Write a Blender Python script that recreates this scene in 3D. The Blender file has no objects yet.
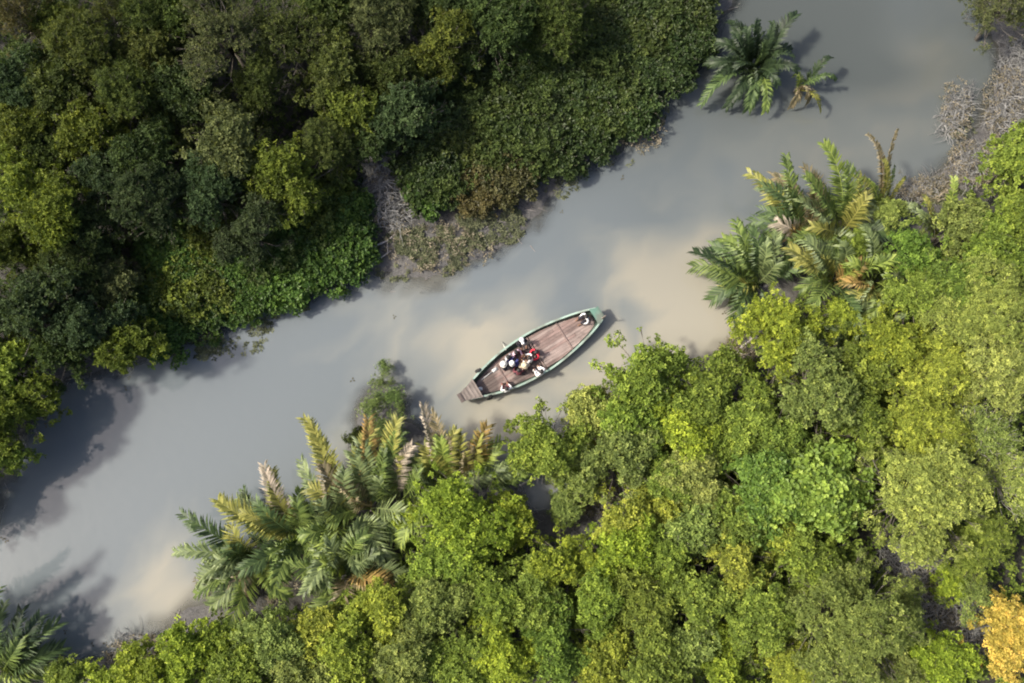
import bpy, bmesh, math, random
import numpy as np
from mathutils import Vector, Matrix

rad = math.radians
SC = bpy.context.scene
COL = SC.collection

# ------------------------------------------------------------------ camera
H, TILT, SCALE = 50.0, rad(10.0), 0.055          # drone height, tilt off straight-down, metres per pixel at picture centre
FPX = (H / math.cos(TILT)) / SCALE               # focal length in pixels
CAM = Vector((0.0, -H * math.tan(TILT), H))
cd = bpy.data.cameras.new("camera")
cam = bpy.data.objects.new("camera", cd); COL.objects.link(cam)
cam.location = CAM
cam.rotation_euler = (TILT, 0, 0)
cd.sensor_width = 36.0
cd.lens = FPX / 1024.0 * 36.0
cd.clip_start, cd.clip_end = 0.5, 3000.0
SC.camera = cam

# ------------------------------------------------------------------ light
SUN_EL = rad(50.0)
SUN_TO = Vector((-0.995, -0.03, 0)).normalized()   # towards the sun, on the ground plane
world = bpy.data.worlds.new("World"); SC.world = world; world.use_nodes = True
wn = world.node_tree
sky = wn.nodes.new("ShaderNodeTexSky"); sky.sky_type = 'NISHITA'; sky.sun_disc = False
sky.sun_elevation = SUN_EL
sky.sun_rotation = math.atan2(SUN_TO.x, SUN_TO.y)
sky.dust_density = 5.0; sky.air_density = 0.8
wn.links.new(sky.outputs[0], wn.nodes["Background"].inputs[0])
wn.nodes["Background"].inputs[1].default_value = 0.15
sl = bpy.data.lights.new("sun", 'SUN'); sl.energy = 3.6; sl.angle = rad(4.5); sl.color = (1.0, 0.93, 0.80)
sun = bpy.data.objects.new("sun", sl); COL.objects.link(sun)
d = -(SUN_TO * math.cos(SUN_EL) + Vector((0, 0, math.sin(SUN_EL))))
sun.rotation_euler = d.to_track_quat('-Z', 'Y').to_euler()
sun.location = (-40, 0, 60)

SC.view_settings.view_transform = 'Standard'; SC.view_settings.look = 'None'
SC.view_settings.exposure = 0.79; SC.view_settings.gamma = 1.0
SC.view_settings.use_curve_mapping = False
SC.render.engine = 'CYCLES'
SC.cycles.max_bounces = 6; SC.cycles.diffuse_bounces = 3; SC.cycles.glossy_bounces = 2
SC.cycles.transmission_bounces = 3; SC.cycles.transparent_max_bounces = 4
SC.cycles.use_denoising = True
SC.cycles.filter_width = 2.0

# ------------------------------------------------------------------ helpers
def px(u, v, z=0.0):
    """picture point (u, v) -> world point on the level z"""
    dx, dy = (u - 512) / FPX, (341.5 - v) / FPX
    c, s = math.cos(TILT), math.sin(TILT)
    r = Vector((dx, dy * c + s, dy * s - c))
    t = (z - CAM.z) / r.z
    return CAM + r * t

def mpp(p):
    """metres per pixel at a world point"""
    f = Vector((0, math.sin(TILT), -math.cos(TILT)))
    return (Vector(p) - CAM).dot(f) / FPX

def mesh_np(name, co, faces, mats, tone=None, smooth=False, fmat=None):
    """co (n,3), faces (m,k) -> mesh"""
    co = np.asarray(co, np.float32); faces = np.asarray(faces, np.int32)
    k = faces.shape[1]
    me = bpy.data.meshes.new(name)
    me.vertices.add(len(co)); me.vertices.foreach_set("co", co.ravel())
    me.loops.add(faces.size); me.loops.foreach_set("vertex_index", faces.ravel())
    me.polygons.add(len(faces))
    me.polygons.foreach_set("loop_start", np.arange(0, faces.size, k, dtype=np.int32))
    me.polygons.foreach_set("loop_total", np.full(len(faces), k, np.int32))
    if fmat is not None: me.polygons.foreach_set("material_index", np.asarray(fmat, np.int32))
    me.polygons.foreach_set("use_smooth", np.full(len(faces), smooth, bool))
    if tone is not None:
        a = me.attributes.new("tone", 'FLOAT', 'FACE'); a.data.foreach_set("value", np.asarray(tone, np.float32))
    for m in (mats if isinstance(mats, (list, tuple)) else [mats]): me.materials.append(m)
    me.update(calc_edges=True)
    return me

def obj(name, me, parent=None, loc=(0, 0, 0), rot=(0, 0, 0), scale=(1, 1, 1), color=None):
    o = bpy.data.objects.new(name, me); COL.objects.link(o)
    o.location, o.rotation_euler, o.scale = loc, rot, scale
    if parent is not None: o.parent = parent
    if color is not None: o.color = (*color, 1.0)
    return o

def thing(name, label, cat, loc=(0, 0, 0), rot=(0, 0, 0), scale=(1, 1, 1), group=None):
    o = bpy.data.objects.new(name, None); COL.objects.link(o)
    o.empty_display_size = 0.2
    o.location, o.rotation_euler, o.scale = loc, rot, scale
    return tag(o, label, cat, group)

def tag(o, label=None, cat=None, group=None, kind=None):
    if label: o["label"] = label
    if cat: o["category"] = cat
    if group: o["group"] = group
    if kind: o["kind"] = kind
    return o

class MB:
    """collects tubes, boxes and strips; build() links them as one mesh"""
    def __init__(s): s.v, s.f, s.m = [], [], []
    def add(s, v, f, m=0):
        b = len(s.v); s.v += [tuple(p) for p in v]; s.f += [tuple(i + b for i in q) for q in f]; s.m += [m] * len(f)
    def tube(s, pts, radii, n=5, m=0, cap=True):
        pts = [Vector(p) for p in pts]; v, f = [], []
        for i, p in enumerate(pts):
            t = (pts[min(i + 1, len(pts) - 1)] - pts[max(i - 1, 0)])
            if t.length < 1e-9: t = Vector((0, 0, 1))
            t.normalize()
            a = t.cross(Vector((0, 0, 1)) if abs(t.z) < .9 else Vector((1, 0, 0))).normalized(); b = t.cross(a)
            for k in range(n):
                an = 2 * math.pi * k / n
                v.append(p + (a * math.cos(an) + b * math.sin(an)) * radii[i])
        for i in range(len(pts) - 1):
            for k in range(n):
                f.append((i * n + k, i * n + (k + 1) % n, (i + 1) * n + (k + 1) % n, (i + 1) * n + k))
        if cap:
            f.append(tuple(range(n - 1, -1, -1))); f.append(tuple((len(pts) - 1) * n + k for k in range(n)))
        s.add(v, f, m)
    def box(s, c, h, rot=None, m=0):
        v = [Vector((x * h[0], y * h[1], z * h[2])) for x in (-1, 1) for y in (-1, 1) for z in (-1, 1)]
        if rot is not None: v = [rot @ p for p in v]
        v = [p + Vector(c) for p in v]
        s.add(v, [(0, 1, 3, 2), (4, 6, 7, 5), (0, 4, 5, 1), (2, 3, 7, 6), (0, 2, 6, 4), (1, 5, 7, 3)], m)
    def mesh(s, name, mats, smooth=False):
        me = bpy.data.meshes.new(name); me.from_pydata(s.v, [], s.f)
        for m in (mats if isinstance(mats, (list, tuple)) else [mats]): me.materials.append(m)
        me.polygons.foreach_set("material_index", s.m)
        me.polygons.foreach_set("use_smooth", [smooth] * len(s.f))
        me.update(); return me
    def build(s, name, mats, parent=None, smooth=False, **k):
        return obj(name, s.mesh(name, mats, smooth), parent, **k)

# ------------------------------------------------------------------ materials
def new_mat(name):
    m = bpy.data.materials.new(name); m.use_nodes = True
    nt = m.node_tree; nt.nodes.clear()
    out = nt.nodes.new("ShaderNodeOutputMaterial")
    def N(t, **k):
        n = nt.nodes.new("ShaderNode" + t)
        for a, b in k.items(): setattr(n, a, b)
        return n
    return m, nt, out, N, nt.links.new

def mix_col(N, L, fac, a, b, blend='MIX'):
    n = N("Mix", data_type='RGBA', blend_type=blend)
    if isinstance(fac, (int, float)): n.inputs[0].default_value = fac
    else: L(fac, n.inputs[0])
    for i, x in ((6, a), (7, b)):
        if isinstance(x, (tuple, list)): n.inputs[i].default_value = (*x[:3], 1)
        else: L(x, n.inputs[i])
    return n.outputs[2]

def ramp(N, L, src, stops):
    r = N("ValToRGB"); L(src, r.inputs[0]); e = r.color_ramp.elements
    while len(e) < len(stops): e.new(0.5)
    for i, (p, c) in enumerate(stops): e[i].position = p; e[i].color = (*c, 1) if len(c) == 3 else c
    return r.outputs[0]

def leaf_mat(name, trans=0.3, rough=0.5, lo=0.55, hi=1.45, spec=0.35):
    m, nt, out, N, L = new_mat(name)
    at = N("Attribute", attribute_name="tone"); oi = N("ObjectInfo")
    mr = N("MapRange"); L(at.outputs["Fac"], mr.inputs[0]); mr.inputs[3].default_value = lo; mr.inputs[4].default_value = hi
    sc_ = N("VectorMath", operation='SCALE'); L(oi.outputs["Color"], sc_.inputs[0]); L(mr.outputs[0], sc_.inputs[3])
    # young leaves run yellower, old ones bluer
    hs = N("HueSaturation"); L(sc_.outputs[0], hs.inputs["Color"])
    hr = N("MapRange"); L(at.outputs["Fac"], hr.inputs[0]); hr.inputs[3].default_value = 0.520; hr.inputs[4].default_value = 0.487
    L(hr.outputs[0], hs.inputs["Hue"])
    p = N("BsdfPrincipled"); L(hs.outputs[0], p.inputs["Base Color"])
    p.inputs["Roughness"].default_value = rough; p.inputs["Specular IOR Level"].default_value = spec
    tr = N("BsdfTranslucent")
    tint = mix_col(N, L, 1.0, hs.outputs[0], (1.15, 1.1, 0.55), 'MULTIPLY'); L(tint, tr.inputs[0])
    mx = N("MixShader"); mx.inputs[0].default_value = trans; L(p.outputs[0], mx.inputs[1]); L(tr.outputs[0], mx.inputs[2])
    L(mx.outputs[0], out.inputs[0])
    return m

def noise_mat(name, c1, c2, scale=4.0, rough=0.7, detail=6, stretch=None, spec=0.3, bump=0.0, extra=None, coord='Object'):
    m, nt, out, N, L = new_mat(name)
    tc = N("TexCoord"); mp = N("Mapping"); L(tc.outputs[coord], mp.inputs[0])
    if stretch: mp.inputs[3].default_value = stretch
    nz = N("TexNoise"); L(mp.outputs[0], nz.inputs["Vector"]); nz.inputs["Scale"].default_value = scale; nz.inputs["Detail"].default_value = detail
    nz.inputs["Roughness"].default_value = 0.65
    col = ramp(N, L, nz.outputs[0], [(0.32, c1), (0.68, c2)])
    if extra is not None:                                     # a second, larger wear or dirt colour
        n2 = N("TexNoise"); L(tc.outputs[coord], n2.inputs["Vector"]); n2.inputs["Scale"].default_value = scale * .31; n2.inputs["Detail"].default_value = 5
        f = ramp(N, L, n2.outputs[0], [(0.47, (0, 0, 0)), (0.62, (1, 1, 1))])
        col = mix_col(N, L, f, col, extra)
    p = N("BsdfPrincipled"); L(col, p.inputs["Base Color"]); p.inputs["Roughness"].default_value = rough
    p.inputs["Specular IOR Level"].default_value = spec
    if bump:
        b = N("Bump"); b.inputs["Strength"].default_value = 1.0; b.inputs["Distance"].default_value = bump
        L(nz.outputs[0], b.inputs["Height"]); L(b.outputs[0], p.inputs["Normal"])
    L(p.outputs[0], out.inputs[0])
    return m

M_LEAF = leaf_mat("leaf", 0.38, 0.6, 0.42, 2.1, 0.2)
M_GLOSSY = leaf_mat("glossy_leaf", 0.30, 0.5, 0.45, 1.85, 0.28)
M_FROND = leaf_mat("frond_leaf", 0.34, 0.5, 0.45, 1.7, 0.35)
M_BARK = noise_mat("bark", (.075, .066, .052), (.19, .168, .14), 9, .85, stretch=(1, 1, .3))
M_PALE_BARK = noise_mat("pale_bark", (.26, .23, .21), (.48, .44, .40), 9, .8)
M_TWIG = noise_mat("dead_twig", (.11, .110, .106), (.265, .262, .250), 3, .85)

def mud_mat():
    m, nt, out, N, L = new_mat("mud")
    g = N("NewGeometry")
    n1 = N("TexNoise"); L(g.outputs["Position"], n1.inputs["Vector"]); n1.inputs["Scale"].default_value = .35; n1.inputs["Detail"].default_value = 8
    n2 = N("TexNoise"); L(g.outputs["Position"], n2.inputs["Vector"]); n2.inputs["Scale"].default_value = 5; n2.inputs["Detail"].default_value = 8; n2.inputs["Roughness"].default_value = .75
    a = ramp(N, L, n1.outputs[0], [(.35, (.050, .051, .055)), (.65, (.105, .102, .100))])
    b = ramp(N, L, n2.outputs[0], [(.3, (.45, .42, .4)), (.7, (1.25, 1.22, 1.15))])
    hu = N("Attribute", attribute_name="humus")
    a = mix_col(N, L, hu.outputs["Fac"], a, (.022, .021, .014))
    c = mix_col(N, L, 1.0, a, b, 'MULTIPLY')
    p = N("BsdfPrincipled"); L(c, p.inputs["Base Color"])
    r = N("MapRange"); L(n1.outputs[0], r.inputs[0]); r.inputs[1].default_value = .3; r.inputs[2].default_value = .7; r.inputs[3].default_value = .35; r.inputs[4].default_value = .85
    L(r.outputs[0], p.inputs["Roughness"])
    bp = N("Bump"); bp.inputs["Distance"].default_value = .08; L(n2.outputs[0], bp.inputs["Height"]); L(bp.outputs[0], p.inputs["Normal"])
    L(p.outputs[0], out.inputs[0]); return m
M_MUD = mud_mat()

def water_mat():
    m, nt, out, N, L = new_mat("silty_water")
    at = N("Attribute", attribute_name="silt_sheen"); at2 = N("Attribute", attribute_name="deep")  # "deep" holds the painted dimming towards the top edge, not water depth
    g = N("NewGeometry")
    col = ramp(N, L, at.outputs["Fac"], [(0.0, (.114, .131, .140)), (.5, (.158, .168, .160)), (1.0, (.242, .230, .188))])  # sky and cloud reflections painted in together with the silt colour
    col = mix_col(N, L, at2.outputs["Fac"], col, (.058, .066, .064))  # dimming towards the top edge painted as a darker tone, not depth
    p = N("BsdfPrincipled"); L(col, p.inputs["Base Color"]); p.inputs["Roughness"].default_value = .05; p.inputs["IOR"].default_value = 1.33
    n = N("TexNoise"); L(g.outputs["Position"], n.inputs["Vector"]); n.inputs["Scale"].default_value = 1.6; n.inputs["Detail"].default_value = 4
    bp = N("Bump"); bp.inputs["Distance"].default_value = .012; bp.inputs["Strength"].default_value = .6
    L(n.outputs[0], bp.inputs["Height"]); L(bp.outputs[0], p.inputs["Normal"])
    cl = N("Attribute", attribute_name="clear"); tp = N("BsdfTransparent"); mx = N("MixShader")   # the bed shows where the water is a few centimetres deep
    tp.inputs[0].default_value = (.8, .78, .7, 1)
    L(cl.outputs["Fac"], mx.inputs[0]); L(p.outputs[0], mx.inputs[1]); L(tp.outputs[0], mx.inputs[2])
    L(mx.outputs[0], out.inputs[0]); return m
M_WATER = water_mat()

# ------------------------------------------------------------------ ground and water
NORTH = [(-420, 760), (-200, 640), (-60, 560), (-15, 515), (2, 478), (22, 446), (36, 400), (70, 372), (110, 366), (150, 352), (185, 335), (235, 312),
         (290, 297), (335, 276), (372, 268), (392, 284), (425, 284), (465, 270), (500, 250), (528, 222), (560, 186), (605, 152), (640, 118),
         (672, 84), (700, 52), (712, 20), (735, -8), (760, -60), (800, -150)]
SOUTH = [(-420, 860), (-200, 740), (-60, 655), (20, 664), (75, 668), (115, 646), (165, 632), (205, 606), (222, 575), (250, 545), (290, 520),
         (325, 500), (350, 470), (362, 430), (372, 396), (392, 398), (410, 430), (440, 455), (490, 470), (512, 492), (530, 512), (560, 516), (590, 508),
         (606, 488), (590, 470), (545, 466), (540, 440), (575, 425), (610, 402), (645, 378), (690, 372), (728, 356), (752, 334), (756, 308), (748, 290),
         (770, 262), (800, 232), (840, 205), (880, 190), (912, 196), (938, 184), (958, 160), (980, 122), (1000, 84), (1008, 50), (992, 30),
         (985, 0), (1000, -60), (1040, -150)]
def poly_world(pts, far):
    return np.array([tuple(px(u, v).xy) for u, v in pts] + far)
PN = poly_world(NORTH, [(60, 260), (-260, 260), (-260, -120)])
PS = poly_world(SOUTH, [(120, 260), (260, 260), (260, -260), (-260, -260), (-260, -150)])
def sdist(P, poly):
    """signed distance, positive inside"""
    a, b = poly, np.roll(poly, -1, 0); ab = b - a
    best = np.full(len(P), 1e9); inside = np.zeros(len(P), bool)
    for i in range(len(a)):
        ap = P - a[i]
        t = np.clip((ap @ ab[i]) / max(ab[i] @ ab[i], 1e-9), 0, 1)
        best = np.minimum(best, np.hypot(*(ap - t[:, None] * ab[i]).T))
        c = (a[i, 1] > P[:, 1]) != (b[i, 1] > P[:, 1])
        with np.errstate(divide='ignore', invalid='ignore'):
            xi = ab[i, 0] * (P[:, 1] - a[i, 1]) / (ab[i, 1] if ab[i, 1] else 1e-9) + a[i, 0]
        inside ^= c & (P[:, 0] < xi)
    return np.where(inside, best, -best)
def vnoise(x, y, seed):
    """smooth value noise in 0..1"""
    r = np.random.RandomState(seed).rand(256, 256)
    xi, yi = np.floor(x).astype(int), np.floor(y).astype(int); fx, fy = x - xi, y - yi
    fx, fy = fx * fx * (3 - 2 * fx), fy * fy * (3 - 2 * fy)
    g = lambda i, j: r[(xi + i) % 256, (yi + j) % 256]
    return (g(0, 0) * (1 - fx) + g(1, 0) * fx) * (1 - fy) + (g(0, 1) * (1 - fx) + g(1, 1) * fx) * fy
def fbm(x, y, seed, octv=4):
    s, a, t = 0, 1.0, 0
    for o in range(octv): s = s + a * vnoise(x * 2 ** o, y * 2 ** o, seed + o); t += a; a *= .5
    return s / t
def land_h(P):
    P = np.atleast_2d(np.asarray(P, float))
    wob = (fbm(P[:, 0] * .5, P[:, 1] * .5, 3) - .5) * 1.6 + (fbm(P[:, 0] * 1.7, P[:, 1] * 1.7, 8) - .5) * .8
    dd = np.maximum(sdist(P, PN), sdist(P, PS)) + wob
    n = (fbm(P[:, 0] * .8, P[:, 1] * .8, 21) - .5) * .22
    return np.where(dd > 0, .5 * (1 - np.exp(-dd / 2.2)) + n * np.clip(dd, 0, 1), np.maximum(-1.8, np.where(dd > -1.2, .16 * dd, .16 * -1.2 + .5 * (dd + 1.2)))), dd
def H_at(x, y): return float(land_h([(x, y)])[0][0])
def axis(lo, hi, st, far):
    return np.concatenate([[-far, -far * .4, lo - 30, lo - 12], np.arange(lo, hi, st), [hi + 12, hi + 30, far * .4, far]])
def sheet(name, mat, st, zf):
    X, Y = axis(-46, 46, st, 1500.), axis(-36, 36, st, 1500.)
    gx, gy = np.meshgrid(X, Y); P = np.stack([gx.ravel(), gy.ravel()], 1)
    z = zf(P); nx, ny = len(X), len(Y)
    i = (np.arange(ny - 1)[:, None] * nx + np.arange(nx - 1)[None]).ravel()
    me = mesh_np(name, np.column_stack([P, z]), np.stack([i, i + 1, i + nx + 1, i + nx], 1), mat, smooth=True)
    return me, P
me, P = sheet("ground", M_MUD, .33, lambda P: land_h(P)[0])
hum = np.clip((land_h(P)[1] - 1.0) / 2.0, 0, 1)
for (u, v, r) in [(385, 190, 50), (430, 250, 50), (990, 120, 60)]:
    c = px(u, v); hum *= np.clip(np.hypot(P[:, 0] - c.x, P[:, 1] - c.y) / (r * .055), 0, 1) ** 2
a = me.attributes.new("humus", 'FLOAT', 'POINT'); a.data.foreach_set("value", hum.astype(np.float32))
tag(obj("ground", me), kind="structure")
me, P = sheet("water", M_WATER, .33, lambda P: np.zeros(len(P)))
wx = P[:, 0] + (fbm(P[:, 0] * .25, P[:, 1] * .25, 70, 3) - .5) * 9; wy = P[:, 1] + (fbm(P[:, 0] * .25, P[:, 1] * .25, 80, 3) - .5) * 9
silt_sheen = (fbm(wx * .14 + wy * .05, wy * .24 - wx * .10, 50, 4) - .5) * 1.7 + .14
silt_sheen += (fbm((wx * .85 + wy * .53) * .22, (wy * .85 - wx * .53) * .75, 60, 4) - .5) * .55      # streaks drawn out along the current
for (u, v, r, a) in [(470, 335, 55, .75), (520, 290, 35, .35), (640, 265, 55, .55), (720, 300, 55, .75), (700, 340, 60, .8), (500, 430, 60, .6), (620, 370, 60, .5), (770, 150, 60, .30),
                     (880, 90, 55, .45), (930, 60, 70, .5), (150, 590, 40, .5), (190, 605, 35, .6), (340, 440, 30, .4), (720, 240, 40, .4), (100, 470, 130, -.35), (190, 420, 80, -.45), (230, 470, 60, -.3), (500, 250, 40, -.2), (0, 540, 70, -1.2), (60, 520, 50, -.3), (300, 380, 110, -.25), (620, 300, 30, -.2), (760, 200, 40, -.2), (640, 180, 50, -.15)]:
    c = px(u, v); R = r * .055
    silt_sheen += a * np.exp(-((P[:, 0] - c.x) ** 2 + (P[:, 1] - c.y) ** 2) / (R * R))  # soft cloud reflections painted as tan blobs, toned down between them
deep = np.clip((P[:, 1] - 1) / 15, 0, 1) * np.clip((P[:, 0] + 2) / 10, 0, 1) * (.6 + .6 * fbm(P[:, 0] * .12, P[:, 1] * .16, 77, 3))  # painted dimming that grows towards the top edge, unrelated to the bed
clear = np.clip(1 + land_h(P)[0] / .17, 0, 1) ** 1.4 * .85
for nm, val in (("silt_sheen", silt_sheen), ("deep", deep), ("clear", clear)):  # deep is the painted dimming, not water depth
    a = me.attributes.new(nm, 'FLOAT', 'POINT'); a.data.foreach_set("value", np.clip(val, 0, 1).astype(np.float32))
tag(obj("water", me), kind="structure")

# ------------------------------------------------------------------ foliage
def frame(n):
    """orthonormal frames for an (m,3) array of unit normals"""
    up = np.where(np.abs(n[:, 2:3]) < .9, np.array([[0, 0, 1.]]), np.array([[1., 0, 0]]))
    a = np.cross(n, up); a /= np.linalg.norm(a, axis=1, keepdims=True) + 1e-9
    return a, np.cross(n, a)
def unit(a): return a / (np.linalg.norm(a, axis=1, keepdims=True) + 1e-9)
def rosettes(rs, pos, nrm, per, ll, ratio, open_=(-.1, .95), tone=None):
    """leaf pairs of triangles fanned round each twig tip; returns co, faces, tone"""
    m = len(pos); k = per
    P = np.repeat(pos, k, 0); Nn = np.repeat(nrm, k, 0); A, B = frame(Nn)
    th = (np.tile(np.arange(k) * 2.4, m) + np.repeat(rs.rand(m) * 6.28, k) + rs.randn(m * k) * .3)[:, None]
    rd = A * np.cos(th) + B * np.sin(th)
    el = rs.uniform(*open_, (m * k, 1))
    dr = unit(rd * np.cos(el) + Nn * np.sin(el))
    sd = unit(np.cross(dr, Nn)); fn = np.cross(sd, dr)
    ln = ll * rs.uniform(.65, 1.25, (m * k, 1)); w = ln * ratio
    P = P + Nn * rs.uniform(-.35, .35, (m * k, 1)) * ll
    b = P + dr * ln * .12; mid = P + dr * ln * .58; tip = P + dr * ln - Nn * ln * .18
    co = np.stack([b, mid + sd * w + fn * w * .35, tip, mid - sd * w + fn * w * .35], 1).reshape(-1, 3)
    i = np.arange(m * k) * 4
    f = np.stack([np.stack([i, i + 1, i + 2], 1), np.stack([i, i + 2, i + 3], 1)], 1).reshape(-1, 3)
    t = (np.repeat(rs.rand(m) if tone is None else tone, k) * .78 + rs.rand(m * k) * .22)
    return co, f, np.repeat(t, 2)

SPEC = {  # leaves per twig, leaf length, half width ratio, twig tips per m2 of clump shell, clump radius, flatness
    "rosette": dict(per=8, ll=.175, ratio=.25, dens=18, cr=(.22, .54), flat=.78, mat="leaf"),
    "fine":    dict(per=8, ll=.135, ratio=.2, dens=27, cr=(.28, .52), flat=.80, mat="leaf", cn=1.25),
    "broad":   dict(per=7, ll=.27, ratio=.34, dens=13, cr=(.40, .62), flat=.55, mat="glossy"),
    "airy":    dict(per=6, ll=.14, ratio=.2, dens=16, cr=(.28, .50), flat=.85, mat="leaf"),
    "carpet":  dict(per=7, ll=.20, ratio=.30, dens=17, cr=(.36, .56), flat=.36, mat="glossy"),
}
def make_crown(kind, R, seed):
    """crown of leaf clumps and the limbs that carry them; origin at the crown's middle, trunk base at z = -zc"""
    s = SPEC[kind]; rs = np.random.RandomState(seed)
    nl = rs.randint(6, 10)                                           # lobes, spread unevenly so that the outline breaks up
    la = rs.uniform(0, 6.28) + np.arange(nl) * 2.4 + rs.randn(nl) * .4; ld = np.sqrt(np.linspace(.02, 1, nl)) * rs.uniform(.5, .92, nl)
    lob = np.column_stack([np.cos(la) * ld, np.sin(la) * ld, (.38 - ld ** 2 * .66 + rs.randn(nl) * .20) * s["flat"]]) * R
    lr = rs.uniform(.20, .48, nl) * R
    if kind == "carpet": lob[:, 2] *= .4
    C = []
    for k in range(nl):
        for _ in range(int(4.5 * (lr[k] / .5) ** 1.7 * s.get("cn", 1)) + 2):
            dd = rs.randn(3); dd /= np.linalg.norm(dd); dd[2] = abs(dd[2]) * 1.1 - .3
            C.append(lob[k] + dd * lr[k] * rs.uniform(.5, 1.1) * np.array([1, 1, s["flat"]]))
    core = len(C)
    for _ in range(int(core * .35)):
        a = rs.uniform(0, 6.28); q = rs.uniform(.85, 1.22)
        C.append(np.array([math.cos(a) * q, math.sin(a) * q, rs.uniform(-.6, -.05) * s["flat"]]) * R)
    C = np.array(C); cr = rs.uniform(*s["cr"], len(C)); cr[core:] *= rs.uniform(.35, .75, len(C) - core)
    co, fa, to, base = [], [], [], 0
    ctone = rs.rand(len(C))
    for c, r, ct in zip(C, cr, ctone):
        m = int(s["dens"] * 4 * math.pi * r * r * .62)
        dd = unit(rs.randn(m * 2, 3)); out = c / (np.linalg.norm(c) + 1e-6)
        keep = (dd @ out * .5 + dd[:, 2]) > -.5; dd = dd[keep][:m]; m = len(dd)
        rr = rs.uniform(.2, 1.2, (m, 1)) ** .6; rr[rs.rand(m) < .14] *= 1.5
        pos = c + dd * r * np.array([1, 1, .75]) * rr
        nr = unit(dd + np.array([0, 0, .8]) + rs.randn(m, 3) * .45)
        tt = np.where(rs.rand(m) < .08 + .34 * ct, rs.uniform(.62, 1, m), rs.uniform(0, .48, m))   # sprigs of young leaf among old
        a, f, t = rosettes(rs, pos, nr, s["per"], s["ll"], s["ratio"], tone=tt)
        co.append(a); fa.append(f + base); to.append(t); base += len(a)
    mat = M_GLOSSY if s["mat"] == "glossy" else M_LEAF
    crown = mesh_np("crown", np.concatenate(co), np.concatenate(fa), mat, np.concatenate(to))
    zc = {"carpet": .55 * R}.get(kind, 1.15 * R + 1.0)
    mb = MB(); rnd = random.Random(seed)
    lean = Vector((rnd.uniform(-.3, .3), rnd.uniform(-.3, .3), 0)) * R
    b0 = Vector((0, 0, -zc - .25)); fork = lean * .5 + Vector((0, 0, -.55 * R))
    tr = .045 * R + .03
    if kind == "carpet": fork = Vector((0, 0, -zc + .1)); tr = .03
    mb.tube([b0, b0.lerp(fork, .5) + lean * .2, fork], [tr * 1.35, tr, tr * .85], 7)
    for c, r in zip(C, cr):
        c = Vector(c)
        q = fork.lerp(c, .55) + Vector((rnd.uniform(-1, 1), rnd.uniform(-1, 1), rnd.uniform(-.6, .2))) * .16 * R
        w = max(.3, min(1, r / .5)) * .72; mb.tube([fork, q, c], [tr * .6 * w, tr * .34 * w, .010], 4)
        for _ in range(3):
            e = c + Vector((rnd.gauss(0, 1), rnd.gauss(0, 1), abs(rnd.gauss(0, 1)))).normalized() * r * rnd.uniform(.8, 1.45)
            mb.tube([c.lerp(q, .3), e], [.014, .005], 3, cap=False)
    return crown, mb.mesh("trunk", M_BARK, True), zc
LIB, SEEDS = {}, {"S": 1.25, "M": 1.85, "L": 2.6}
NVAR = {"rosette": 4, "fine": 3, "broad": 2, "airy": 3, "carpet": 4}
def crown_lib(kind, Rw, i):
    sz = "S" if Rw < 1.5 else "M" if Rw < 2.2 else "L"
    k = (kind, sz, i % NVAR[kind])
    if k not in LIB: LIB[k] = make_crown(kind, SEEDS[sz], abs(hash_(k)) % 99991)
    return LIB[k], SEEDS[sz]
def hash_(k):
    h = 7
    for ch in repr(k): h = (h * 131 + ord(ch)) % 1000003
    return h

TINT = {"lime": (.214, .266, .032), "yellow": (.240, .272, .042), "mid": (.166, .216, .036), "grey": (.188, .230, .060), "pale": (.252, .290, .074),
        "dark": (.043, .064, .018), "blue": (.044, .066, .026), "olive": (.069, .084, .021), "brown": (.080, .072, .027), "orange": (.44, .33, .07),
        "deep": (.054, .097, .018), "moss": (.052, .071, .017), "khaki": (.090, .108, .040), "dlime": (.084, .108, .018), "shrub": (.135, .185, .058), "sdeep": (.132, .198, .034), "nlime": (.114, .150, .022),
        "ndeep": (.037, .058, .015)}  # upper bank tints hold the dimmer light there as darker leaf colour
rng = random.Random(11)
NTREE = [0]
def tree(u, v, rp, kind, tint, label, cat="tree", name="mangrove_tree", hz=1.0, group=None, bark=None):
    """a tree whose crown middle shows at picture point (u, v); its base stands on the ground below"""
    NTREE[0] += 1; i = NTREE[0]
    rp *= 1.06
    R = rp * .050
    (crown, trunk, zc), R0 = crown_lib(kind, R, i)
    s = R / R0
    g = .3
    for _ in range(3):
        c = px(u, v, g + zc * s * hz); R = rp * mpp(c); s = R / R0; g = max(H_at(c.x, c.y), -.4)
    t = thing(name, label, cat, (c.x, c.y, g), (rng.uniform(-.05, .05), rng.uniform(-.05, .05), 0), (s, s, s * hz), group)
    rz = rng.uniform(0, 6.28)
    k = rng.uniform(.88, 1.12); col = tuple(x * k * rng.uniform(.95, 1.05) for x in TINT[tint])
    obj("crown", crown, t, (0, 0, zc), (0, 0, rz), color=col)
    tk = obj("trunk", trunk, t, (0, 0, zc), (0, 0, rz))
    if bark: tk.material_slots[0].link = 'OBJECT'; tk.material_slots[0].material = bark
    return t

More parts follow.
